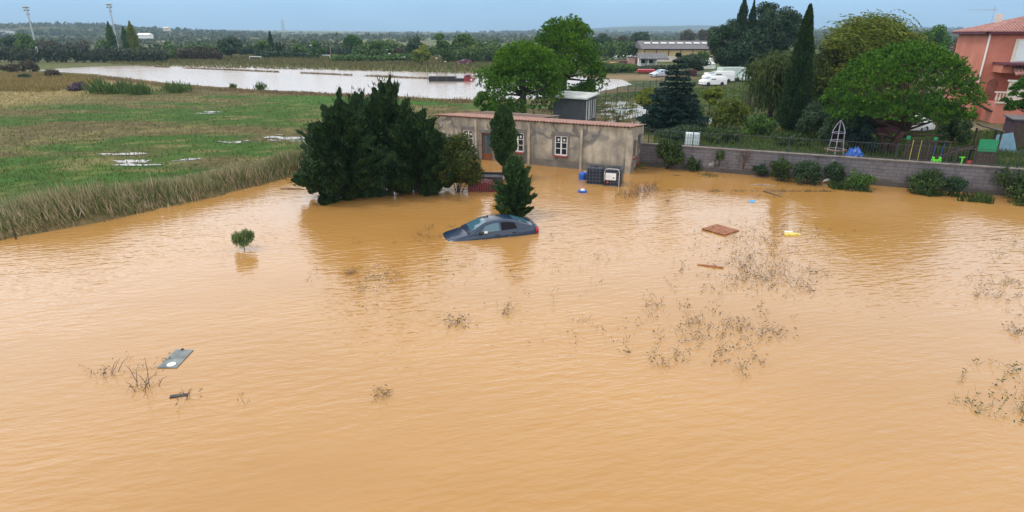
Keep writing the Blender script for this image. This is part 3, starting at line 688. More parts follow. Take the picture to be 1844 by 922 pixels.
plant(t_broad, 'small_tree', 'small yellow-green tree just left of the spruce', 'tree', 1164, 212, 156, 52, .4, 'broad_yellow', low=.2)
plant(t_broad, 'small_tree', 'small leaning yellow tree below the white vans', 'tree', 1276, 208, 153, 46, .4, 'broad_yellow', low=.3)
plant(t_willow, 'young_willow', 'young weeping willow with thin trunk behind the railing', 'tree', 1308, 236, 178, 50, .4, 'willow', wind=(.1, 0), k=260, crowns=6, rot=0)
plant(t_twigs, 'bare_shrub', 'thin bare shrub between the young willow and the dark willow', 'shrub', 1345, 218, 160, 34, .4, 'broad_light', stem='twigs', crown='leaves')
plant(t_bush, 'dark_shrub', 'dark ground-hugging shrub under the spruce', 'shrub', 1222, 252, 222, 110, .4, 'broad_dark', k=12)
plant(t_twigs, 'bare_shrub', 'thin dark plant in the flooded yard beside the annexe', 'shrub', 1112, 224, 196, 24, .35, 'shrub', stem='twigs', crown='leaves', k=18)
GG = 'shrubs growing thickly round the garden lawn'
for px, pb, pt, wp, mt, lab in [(1470, 250, 176, 80, 'broad_dark', 'dark shrub filling the gap between the tall pointed cypress and the umbrella pine'), (1362, 246, 205, 70, 'broad', 'green shrub at the foot of the dark drooping willow'), (1300, 256, 228, 70, 'shrub', 'low green shrub on the lawn behind the pale water tank'), (1560, 236, 170, 90, 'broad_dark', 'dark shrub deep under the left half of the umbrella pine'), (1690, 232, 180, 60, 'broad', 'green shrub behind the rounded shrub, before the villa'), (1420, 262, 240, 70, 'shrub', 'low weedy shrub at the foot of the tall pointed cypress'), (1250, 216, 186, 40, 'broad', 'green bush just right of the spruce trunk'), (1640, 232, 200, 60, 'broad_dark', 'dark bush by the sandy drive behind the pine trunks')]:
    plant(t_bush, 'garden_shrub', lab, 'shrub', px, pb, pt, wp, .5, mt, GG, stem='stems', crown='foliage', k=16)
GPo = 'tall dark poplars at the far side of the garden'
for px, pt, wp, lab in [(1324, -14, 24, 'tall narrow poplar touching the top edge, the left one of the two thin ones'), (1341, 0, 22, 'thin poplar close beside the one that touches the top edge')]:
    plant(t_column, 'poplar_tree', lab, 'tree', px, 142, pt, wp, .5, 'poplar', GPo, dens=2.6, lump=.35)
for px, pt, wp, lab in [(1300, 30, 74, 'lower dark poplar at the warehouse end of the poplar row'), (1368, -4, 72, 'full dark poplar in the middle of the poplar row'), (1398, 0, 76, 'wide airy poplar beside the tip of the tall cypress'), (1336, 46, 100, 'dark bushy tree at the foot of the two thin poplars')]:
    plant(t_broad, 'poplar_tree', lab, 'tree', px, 142, pt, wp, .5, 'poplar', GPo, low=.1, k=26, dens=2.4)

# shrubs and weeds along the foot of the wall
GS = 'shrubs along the foot of the garden wall'
for px, pb, ptp, wp, mt, lab in [
    (1250, 307, 280, 40, 'shrub', 'small shrub in the water between the two green shrubs by the house'), (1368, 318, 292, 30, 'broad_dark', 'little dark shrub right of the bare red twigs'), (1545, 338, 308, 64, 'broad', 'weedy shrub at the wall below the blue tarpaulin'), 
    (1203, 304, 240, 62, 'shrub', 'big green shrub climbing the wall next to the house corner'),
    (1290, 309, 262, 52, 'shrub', 'green shrub on the wall left of the bare red twigs'),
    (1404, 325, 280, 44, 'shrub', 'upright leafy shrub at the wall beyond the driftwood'),
    (1449, 331, 286, 62, 'broad_dark', 'thin dark shrub at the wall left of the white floating shard'),
    (1500, 331, 288, 44, 'broad_dark', 'sparse shrub at the wall under the white climbing rocket'),
    (1664, 345, 303, 84, 'shrub', 'wide dense green shrub at the wall below the climbing ladder'),
    (1716, 352, 312, 44, 'broad_dark', 'smaller dark shrub touching the wide dense one, below the ball'),
    (1832, 361, 300, 92, 'shrub', 'large dark shrub with yellow sprigs over the wall at the right picture edge')]:
    plant(t_bush, 'wall_shrub', lab, 'shrub', px, pb, ptp, wp, 0, mt, GS, stem='stems', crown='foliage', k=20, dens=1.25, upr=.7)
plant(t_twigs, 'bare_bush', 'bare reddish twigs against the grey garden wall', 'bush', 1338, 313, 262, 40, 0, 'twig_red', bark='bark_red', stem='twigs', crown='leaves')

# ------------------------------------------------------------------ blades, reeds, weeds (uncountable)
def blades(P, h, wd, lean, mat, name, top_lean=(0, 0)):
    n = len(P); U = np.stack([rng.normal(size=n)*lean+top_lean[0], rng.normal(size=n)*lean+top_lean[1], np.ones(n)], 1); U = unit(U)
    h = np.broadcast_to(h, (n,)); lf = Leaves(); lf.add(P+U*(h*.42)[:, None], U, h, wd); o = lf.build(name, M[mat]); return tag(o, kind='stuff')
def along(pts, n, z=0.0, jit=1.0):
    W_ = np.array([tuple(spot(a, b, z)) for a, b in pts]); s = np.linalg.norm(np.diff(W_, axis=0), axis=1); c = np.concatenate([[0], np.cumsum(s)])
    u = rng.random(n)*c[-1]; P = np.stack([np.interp(u, c, W_[:, k]) for k in range(3)], 1); return P
def setz(P, dz=0): P[:, 2] = hgt(P[:, 0], P[:, 1])+dz; return P
n = 20000
P = along([(-70, 446), (0, 430), (60, 418), (130, 406), (200, 392), (260, 380), (330, 365), (400, 348), (470, 331), (548, 311), (600, 300)], n)
off = rng.random(n)**1.2*4.2-.2; nb = np.array((-.45, .9)); P[:, :2] += nb*off[:, None]+rng.normal(size=(n, 2))*.15
clmp = fbm(P[:, 0]*.5, P[:, 1]*.5, 3); hh = (.22+.72*np.clip(1-np.abs(off-.9)/2.8, 0, 1))*(.15+1.7*clmp)*rng.uniform(.5, 1.35, n); P[:, 2] = np.maximum(hgt(P[:, 0], P[:, 1]), -.15)
tag(blades(P, hh, 0.02+.04*rng.random(n)**2, .26, 'reeds', 'reeds', (-.22, 0)), 'pale brown and green reeds along the flooded field edge', 'reeds')
def region(polyg, n):
    P_ = np.array(polyg); lo, hi = P_.min(0), P_.max(0); q = rng.uniform(lo, hi, (n*4, 2)); q = q[sdf(P_, q[:, 0], q[:, 1]) < 0][:n]
    return np.concatenate([q, np.zeros((len(q), 1))], 1)
fld = poly([(-40, 420), (250, 370), (540, 300), (780, 250), (840, 185), (600, 172), (300, 160), (0, 160), (-200, 200)], .5)
P = setz(region(fld, 42000)); keep = rng.random(len(P)) < np.clip(34/P[:, 1], .15, 1); P = P[keep]
pd = np.min([np.hypot((P[:, 0]-p.x)/(a*1.3), (P[:, 1]-p.y)/(bb*1.3)) for p, a, bb, r in PUD], 0); P = P[(pd > 1) | (rng.random(len(P)) < .6)]
tag(blades(P, rng.uniform(.10, .30, len(P)), .05*rng.uniform(.6, 1.6, len(P)), .5, 'field_grass', 'field_grass'), 'short green and straw grass of the left field', 'grass')
dg = poly([(-60, 166), (90, 166), (140, 158), (190, 147), (100, 134), (-60, 134)], .5)
P = setz(region(dg, 12000)); tag(blades(P, rng.uniform(.4, 1.0, len(P)), .10, .3, 'dry_grass', 'dry_grass'), 'golden dry grass at the left of the pale flooded field', 'grass')
P = along([(60, 133), (180, 140), (300, 154), (460, 166), (620, 173), (750, 180), (850, 184)], 9000, .5); P[:, :2] += rng.normal(size=(len(P), 2))*1.0; setz(P); P[:, 2] = np.maximum(P[:, 2], .15)
tag(blades(P, rng.uniform(.15, .6, len(P))*(.3+1.2*fbm(P[:, 0]*.2, P[:, 1]*.2, 2)), .09, .35, 'dry_brown', 'bank_grass'), 'brown dry grass on the near bank of the pale flooded field', 'grass')
P = along([(250, 119), (330, 122.5), (460, 128), (600, 134), (700, 138.5), (850, 145), (905, 147.5)], 5200, .3); P[:, :2] += rng.normal(size=(len(P), 2))*.35; P[:, 2] = .2
cl = fbm(P[:, 0]*.14+5, P[:, 1]*.14, 2); P = P[cl > .44]
tag(blades(P, rng.uniform(.1, .5, len(P))*1.3, .12, .4, 'dry_brown', 'ridge_grass'), 'line of dead grass breaking the pale flooded field', 'grass')
fb = poly([(200, 116), (880, 131), (960, 124), (1060, 120), (800, 104), (500, 102), (200, 102)], .5)
P = setz(region(fb, 16000)); tag(blades(P, rng.uniform(.4, 1.1, len(P)), .35, .3, 'far_grass', 'far_grass'), 'tall tan grass between the flooded field and the far trees', 'grass')
gd = poly([(1175, 268), (1430, 280), (1850, 302), (1850, 240), (1700, 235), (1420, 235), (1180, 238)], .5)
P = setz(region(gd, 15000)); tag(blades(P, rng.uniform(.12, .5, len(P)), .06, .4, 'garden_grass', 'garden_grass'), 'dark green lawn behind the garden wall', 'grass')
yd = poly([(1060, 180), (1120, 168), (1240, 160), (1420, 160), (1420, 235), (1180, 238), (1090, 226)], .4)
P = setz(region(yd, 9000)); P = P[P[:, 2] > .27]; tag(blades(P, rng.uniform(.12, .45, len(P)), .10, .4, 'garden_grass', 'yard_grass'), 'rough grass and weeds of the flooded yard behind the house', 'grass')
P = along([(1470, 333), (1560, 340), (1640, 349), (1740, 357), (1850, 366)], 3600); P[:, :2] += np.array(tuple(WBACK)[:2])*rng.uniform(-.9, .3, (len(P), 1)); P[:, 2] = -.05
P = P[fbm(P[:, 0]*.6, P[:, 1]*.6, 2) > .50]
tag(blades(P, rng.uniform(.15, .7, len(P)), .06, .55, 'shrub', 'wall_weeds'), 'low green weeds in the water along the garden wall', 'weeds')

def weed_bits(P, hmax, lf, leafy=1.0):
    n = len(P); h = hmax*rng.uniform(.15, 1, n)**1.5+.04; U = unit(np.stack([rng.normal(size=n)*.7, rng.normal(size=n)*.7, np.ones(n)], 1))
    lf.add(P+U*(h*.45)[:, None], U, h, .011)
    k = int(n*leafy); i = rng.integers(0, n, k); s = rng.uniform(.3, 1.0, k)
    Q = P[i]+U[i]*(h[i]*s)[:, None]+rng.normal(size=(k, 3))*.05; Q[:, 2] = np.abs(Q[:, 2])+.015
    V_ = rnd(k); V_[:, 2] *= .35; lf.add(Q, V_, rng.uniform(.04, .13, k), .030)
def patch(items, name, label, mat, hmax=.38, leafy=1.7):
    lf = Leaves()
    for px, py, sx, sy, n in items:
        m_ = max(3, n//4); c = rng.integers(0, m_, n); cen = rng.normal(size=(m_, 2)); a = np.array((px, py))+(cen[c]+rng.normal(size=(n, 2))*.16)*np.array((sx, sy))*1.15
        P = np.array([tuple(spot(x, min(920, max(y, 345)))) for x, y in a]); weed_bits(P, hmax, lf, leafy)
    return tag(lf.build(name, M[mat]), label, 'weeds', kind='stuff')
patch([(1365, 470, 48, 26, 380), (1390, 505, 50, 12, 240), (1330, 430, 50, 14, 70), (1400, 425, 55, 12, 60), (1450, 408, 30, 6, 40)], 'drowned_weeds', 'densest patch of dark drowned weeds below the floating pallet', 'weeds_dark')
patch([(1290, 610, 46, 22, 220), (1340, 585, 40, 8, 60), (1240, 570, 40, 30, 40), (1200, 640, 25, 8, 40), (1320, 655, 25, 8, 40), (1370, 560, 40, 25, 24)], 'drowned_weeds', 'loose patch of drowned weeds in the right middle of the flood', 'weeds_dark')
patch([(1800, 524, 26, 9, 110), (1835, 590, 14, 9, 50), (1810, 440, 22, 14, 36)], 'drowned_weeds', 'brown drowned weeds in clots near the right picture edge', 'weeds_dark')
patch([(1790, 715, 30, 18, 60), (1825, 680, 18, 14, 30), (1840, 750, 14, 10, 30), (1780, 655, 16, 14, 12)], 'drowned_weeds', 'greenish drowned weeds low at the right picture edge', 'shrub')
patch([(690, 500, 40, 8, 90), (650, 510, 30, 8, 36), (770, 430, 20, 5, 40), (800, 412, 16, 4, 30), (750, 428, 8, 3, 20), (640, 437, 4, 2, 8)], 'drowned_weeds', 'scattered brown weeds in the water left of and below the car', 'weeds')
patch([(940, 480, 60, 12, 40), (860, 520, 160, 25, 26), (1020, 470, 60, 20, 30), (1080, 600, 60, 14, 40), (1120, 520, 70, 30, 30), (1200, 545, 30, 10, 24), (1210, 420, 40, 30, 16), (930, 428, 40, 4, 14)], 'drowned_weeds', 'thin scatter of weed stems over the middle of the flood', 'weeds', leafy=1.3)
patch([(240, 665, 35, 12, 30), (430, 720, 6, 6, 6)], 'drowned_weeds', 'few thin stems around the floating grey board', 'weeds', leafy=.8)
patch([(1400, 330, 40, 5, 90), (1470, 327, 25, 3, 100), (1260, 330, 40, 5, 40), (1300, 345, 50, 8, 40)], 'floating_litter', 'dark scraps of wood and leaves floating near the garden wall', 'weeds_dark', hmax=.12, leafy=2.5)
def clump(px, py, label, n, spread, hmax, mat, branch=0, cat='weed'):
    e = spot(px, py); o = thing('weed_clump', label, cat, e, 0, 'separate weed clumps standing in the flood'); lf = Leaves()
    P = np.concatenate([rng.normal(size=(n, 2))*spread, np.zeros((n, 1))], 1); weed_bits(P, hmax, lf, 1.6); lf.build('leaves', M[mat], o)
    if branch:
        tb = MB()
        for i in range(branch):
            a = rng.uniform(0, 6.28); l_ = rng.uniform(.5, 1)*hmax*1.6; x, y = rng.normal(size=2)*spread*.6
            tb.tube([(x, y, -.1), (x+cos(a)*l_*.4, y+sin(a)*l_*.3, l_*.45), (x+cos(a)*l_*.7, y+sin(a)*l_*.5, l_*rng.uniform(.4, .9))], [.009, .007, .003], 4)
        tb.build('stems', M['bark'], o)
clump(824, 580, 'small dark weed clump below the car, left of the upright grass tuft', 60, .22, .3, 'weeds_dark')
clump(909, 562, 'upright thin grass tuft in the water below the car', 26, .10, .6, 'weeds')
clump(688, 711, 'lone low weed clump in the empty lower middle of the flood', 30, .16, .22, 'weeds')
clump(262, 698, 'bare forked branches standing in the water below the grey board', 16, .25, .5, 'weeds', 9)
clump(196, 672, 'short dead stems left of the grey board', 16, .16, .4, 'weeds', 4)
clump(337, 716, 'bent dead twig beside the small dark plank', 8, .12, .35, 'weeds', 4)
clump(630, 494, 'reddish brown stubby weed left of the scattered weeds below the cypresses', 40, .12, .3, 'twig_red')
clump(1140, 352, 'red-brown dead brush floating right of the water tanks', 170, .5, .5, 'twig_red', 10, 'brush')
clump(1165, 343, 'pale dead brush with thin twigs, right of the red-brown brush', 150, .42, .7, 'twig_red', 14, 'brush')
clump(1203, 366, 'single dark upright stalk in the water right of the pale brush', 14, .03, .5, 'twig_red')
clump(1278, 316, 'dark green leafy mat floating near the wall shrub', 120, .35, .22, 'shrub')
clump(1425, 328, 'green leafy mat floating before the garden wall', 130, .55, .35, 'shrub')

# reed tufts and bushes on the far bank
GR = 'green reed tufts on the bank of the pale flooded field'
def px_seed(): return float(rng.uniform(0, 99))
def t_reed(h, r, d, lf, tr, dens=1):
    n = int(420*dens); P = np.stack([rng.normal(size=n)*r*.62, rng.normal(size=n)*r*.5, np.zeros(n)], 1); hh_ = h*rng.uniform(.3, 1.0, n)*(.45+1.0*fbm(P[:, 0]*.9+px_seed(), P[:, 1]*.9, 2)); U = np.stack([rng.normal(size=n)*.25, rng.normal(size=n)*.25, np.ones(n)], 1)
    s = rng.uniform(.3, .7, n); lf.add(P+unit(U)*(hh_*s)[:, None], U+rnd(n)*.2, hh_*.6, .14)
    for i in range(5): tr.tube([(rng.normal()*r*.3, rng.normal()*r*.3, -.2), (rng.normal()*r*.4, rng.normal()*r*.4, h*.8)], .03, 4)
for px, pb, pt, wp, lab in [(183, 168, 134, 34, 'tall green reed tuft next to the purple bush'), (215, 168, 138, 40, 'wide green reed tuft, middle of the left three'), (250, 170, 142, 36, 'right-hand reed tuft of the left three'), (320, 166, 141, 40, 'separate green reed tuft on the bank below the pale water'), (470, 163, 144, 12, 'small thin reed tuft alone at the water edge'), (420, 160, 148, 8, 'tiny reed sprig at the water edge')]:
    plant(t_reed, 'reed_tuft', lab, 'reeds', px, pb, pt, wp, .5, 'broad_light', GR, stem='stems', crown='leaves', dens=wp/30)
plant(t_bush, 'purple_bush', 'dark purple bush left of the green reeds', 'bush', 138, 163, 146, 40, .5, 'purple_bush')
GB = 'brown bushes at the left end of the pale flooded field'
for px, pb, pt, wp, mt, lab in [(20, 131, 112, 34, 'broad_brown', 'rounded dull bush by the left picture edge'), (55, 130, 108, 30, 'broad_brown', 'taller brown bush beside the rounded dull one'), (98, 140, 124, 34, 'broad_brown', 'low rusty bush before the tip of the pale water'), (45, 144, 132, 24, 'broad_dark', 'small dull bush in the dry grass')]:
    plant(t_bush, 'brown_bush', lab, 'bush', px, pb, pt, wp, .5, mt, GB)
# ------------------------------------------------------------------ the stained house in the flood
hz = math.atan2(-FDIR.y, -FDIR.x)          # local x runs along the front from the far left end to the right corner
HL = 14.4
house = thing('flooded_house', 'low stained grey-beige house standing in the flood, with terracotta tile edge', 'house', F0+FDIR*HL, hz)
D0, ZT, ZB = 3.35, 2.92, 2.62
def X(s): return HL-s                       # s measured leftwards from the right corner
mb = MB(); ops = sorted([(X(4.71), .46, .80, 2.12), (X(7.93), .46, .80, 2.12), (X(10.33), .44, -1, 1.95), (X(11.86), .42, .90, 2.05)])
x = 0.0
for cx_, hw, zl, zh in ops:                # front wall with real openings
    mb.box(((x+cx_-hw)/2, .15, (ZT-1)/2), (cx_-hw-x, .3, ZT+1)); x = cx_+hw
    mb.box((cx_, .15, (zh+ZT)/2), (2*hw, .3, ZT-zh))
    if zl > 0: mb.box((cx_, .15, (zl-1)/2), (2*hw, .3, zl+1))
mb.box(((x+HL)/2, .15, (ZT-1)/2), (HL-x, .3, ZT+1))
# right end wall with two openings
y = .3
for c_, hw, zl, zh in [(1.35, .36, .85, 2.0), (2.25, .34, .35, 2.2)]:
    mb.box((HL-.15, (y+c_-hw)/2, .8), (.3, c_-hw-y, 3.5)); y = c_+hw
    mb.box((HL-.15, c_, (zh+2.55)/2), (.3, 2*hw, 2.55-zh)); mb.box((HL-.15, c_, (zl-1)/2), (.3, 2*hw, zl+1))
mb.box((HL-.15, (y+D0)/2, .8), (.3, D0-y, 3.5))
mb.add([(HL-.3, .3, 2.55), (HL-.3, D0, 2.55), (HL, D0, 2.55), (HL, .3, 2.55), (HL-.3, .3, ZT), (HL-.3, D0, ZB), (HL, D0, ZB), (HL, .3, ZT)], [(0, 1, 2, 3), (4, 7, 6, 5), (0, 4, 5, 1), (3, 2, 6, 7), (0, 3, 7, 4), (1, 5, 6, 2)])
mb.box((HL/2, D0-.15, .8), (HL-.6, .3, 3.5)); mb.box((.15, (D0+.3)/2, .8), (.3, D0-.3, 3.5))
mb.box((3.3, D0+2.0, .75), (6.6, 4.0, 3.5))
mb.build('wall', M['render'], house)
M['pale_render'] = plain('pale_render', (.38, .33, .26), .9, .35, 1.4, bmp=.4); M['cement'] = plain('grey_cement', (.165, .15, .14), .95, .25, 3, bmp=.5)
for s in (3.25, 7.05, 11.2): MB().box((X(s), -.05, (ZT-1)/2-.06), (.16, .10, ZT+.85)).build('pilaster', M['pale_render'], house)
MB().box((HL-.045, -.05, (ZT-1)/2-.06), (.31, .12, ZT+.85)).box((HL+.05, .15, .75), (.1, .3, 3.42)).build('corner_pilaster', M['pale_render'], house)
for cx_, hw, zl, zh in ops:
    mb = MB()
    if zl > 0:
        mb.box((cx_+random.uniform(-.05, .05), -.012, zh+.14), (hw*2+.42, .05, .26)); mb.box((cx_-hw-.09, -.008, (zl+zh)/2+.04), (.17, .035, zh-zl+.06)); mb.box((cx_+hw+.09, -.010, (zl+zh)/2+.04), (.15, .04, zh-zl+.06))
    else: mb.box((cx_, -.01, zh+.1), (hw*2+.3, .04, .2))
    mb.build('window_surround' if zl > 0 else 'lintel', M['cement'], house)

mb = MB(); mb.box((X(4.0), -.004, .22), (14.4*.5, .02, .5)); mb.build('plinth', plain('wet_plinth', (.155, .14, .12), .8, .3, 2, bmp=.4), house)
def corr(x0, x1, y0, y1, z0, z1, per=.23, amp=.055, n=8):
    k = int((x1-x0)/per*n); P = [[], []]
    for i in range(k+1):
        xx = x0+(x1-x0)*i/k; a = amp*abs(sin(pi*(xx-x0)/per))**.8*1.6
        P[0].append((xx, y0, z0+a)); P[1].append((xx, y1, z1+a))
    m_ = MB(); m_.grid([P[1], P[0]]); return m_
corr(-.12, HL+.12, -.16, D0+.1, ZT+.03, ZB+.04).build('roof', M['tiles'], house, solid=.03)
corr(-.12, 6.7, D0+.14, D0+4.1, ZB+.02, ZB-.25).build('rear_roof', M['tiles_old'], house, solid=.03)
M['sill'] = plain('red_sill', (.26, .05, .04), .7, .3, 4)
def french(cx_, hw, zl, zh, sill=True, pane_rows=3):
    f = MB(); y_ = .08; H_ = zh-zl; zc = (zl+zh)/2
    for sx in (-1, 1): f.box((cx_+sx*(hw-.035), y_, zc), (.07, .07, H_))
    f.box((cx_, y_, zl+.04), (2*hw-.14, .07, .08)); f.box((cx_, y_, zh-.035), (2*hw-.14, .07, .07)); f.box((cx_, y_-.005, zc), (.09, .07, H_-.15))
    for r_ in range(1, pane_rows):
        z = zl+.08+(H_-.15)*r_/pane_rows
        for sx in (-1, 1): f.box((cx_+sx*(hw/2+.005), y_, z), (hw-.12, .05, .035))
    w_ = f.build('window', M['white'], house)
    g_ = MB().box((cx_, y_+.012, zc), (2*hw-.1, .015, H_-.1)); g_.build('pane', M['glass'], w_)
    for sx in (-1, 1): MB().box((cx_+sx*hw*.45, y_-.004, zh-.27), (.12, .006, .16)).build('sticker', M['white'], w_)
    if sill: MB().box((cx_, -.06, zl-.035), (2*hw+.10, .22, .07)).build('sill', M['sill'], w_)
french(*[o for o in ops if abs(o[0]-X(4.71)) < .01][0]); french(*[o for o in ops if abs(o[0]-X(7.93)) < .01][0]); french(*[o for o in ops if abs(o[0]-X(11.86)) < .01][0], sill=False, pane_rows=2)
dcx = X(10.33); f = MB()
for sx in (-1, 1): f.box((dcx+sx*.36, .10, .47), (.14, .06, 2.95))
f.box((dcx, .10, 1.88), (.58, .06, .12)); f.box((dcx, .10, .0), (.58, .06, 1.0))
for z in (.83, 1.18, 1.52): f.box((dcx, .10, z), (.58, .05, .03))
f.box((dcx, .095, 1.15), (.03, .05, 1.3))
dr = f.build('door', M['door'], house); MB().box((dcx, .115, 1.15), (.58, .012, 1.36)).build('pane', M['glass_blue'], dr)
for c_, hw, zl, zh in [(1.35, .36, .85, 2.0), (2.25, .34, .35, 2.2)]:
    w_ = MB().box((HL-.2, c_, (zl+zh)/2), (.04, 2*hw, zh-zl)).build('window', M['dark_metal'], house)
    MB().box((HL+.06, c_, zl-.06), (.16, 2*hw+.06, .09)).build('sill', M['sill'], w_)

# annexe behind
ap = spot(1049, 226, .4)
an = thing('annexe', 'small dark grey flat-roofed annexe behind the house ridge', 'building', ap, hz)
kx = mpp(ap)
mb = MB(); mb.box((-1.4, 1.6, .9), (3.2, 3.2, 3.0)); mb.build('wall', M['dark_render'], an)
side = MB()
mb = MB(); mb.add([(-3.25, -.35, 2.50), (.45, -.35, 2.42), (.45, 3.5, 2.62), (-3.25, 3.5, 2.70), (-3.25, -.35, 2.62), (.45, -.35, 2.54), (.45, 3.5, 2.74), (-3.25, 3.5, 2.82)], [(3, 2, 1, 0), (4, 5, 6, 7), (0, 1, 5, 4), (1, 2, 6, 5), (2, 3, 7, 6), (3, 0, 4, 7)])
mb.build('roof', M['pale_roof'], an)
for yy, ww in ((.55, .55), (1.35, .5), (2.5, .45)):
    w_ = MB().box((.22, yy, 1.35), (.05, ww, 1.7)).build('window', M['glass'], an)
    fr = MB(); fr.box((.25, yy-ww/2, 1.35), (.06, .08, 1.8)); fr.box((.25, yy+ww/2, 1.35), (.06, .06, 1.8)); fr.build('frame', M['white'], w_)

# ------------------------------------------------------------------ garden wall, railing
wz = math.atan2(WDIR.y, WDIR.x); WL = 34
gw = thing('garden_wall', 'long grey concrete block wall from the house to the right picture edge', 'wall', W0, wz)
MB().box((WL/2-.3, .1, .27), (WL+.6, .2, 2.5)).build('wall', M['block'], gw)
MB().box((WL/2-.3, .1, 1.555), (WL+.6, .30, .07)).build('coping', plain('coping_stone', (.20, .175, .15), .9, .3, 2, bmp=.3), gw, bevel=.01)
gf = thing('garden_railing', 'thin dark metal railing standing on the garden wall', 'railing', W0+Vector((0, 0, 1.59)), wz)
mb = MB()
for i in range(int(WL/.16)):
    mb.box((.05+i*.16, .1, .47), (.014, .014, .92))
for z in (.08, .90): mb.box((WL/2, .1, z), (WL, .02, .022))
mb.build('pickets', M['rail_wire'], gf)
for i in range(0, 12): MB().box((.03+i*2.9, .1, .5), (.05, .05, 1.0)).build('post', M['dark_metal'], gf)

# wire fence behind the annexe
A = [spot(x_, y_, .4) for x_, y_ in ((1062, 192), (1090, 186), (1130, 177), (1170, 167), (1200, 158))]
wf = thing('wire_fence', 'wire mesh fence on thin posts running back past the annexe', 'fence', A[0])
wires = MB()
for a, b_ in zip(A[:-1], A[1:]):
    for z in (.15, .5, .9, 1.3, 1.6): wires.tube([a-A[0]+Vector((0, 0, z)), b_-A[0]+Vector((0, 0, z))], .012, 4)
    n_ = max(3, int((b_-a).length/.35))
    for i in range(n_): q = a.lerp(b_, i/n_)-A[0]; wires.tube([q+Vector((0, 0, .1)), q+Vector((0, 0, 1.6))], .008, 4)
wires.build('mesh_wire', M['rail_wire'], wf)
tot = 0
for a, b_ in zip(A[:-1], A[1:]):
    n_ = max(2, int((b_-a).length/3))
    for i in range(n_): q = a.lerp(b_, i/n_)-A[0]; MB().tube([q+Vector((0, 0, -.3)), q+Vector((0, 0, 1.75))], .045, 6).build('post', M['dark_metal'], wf)

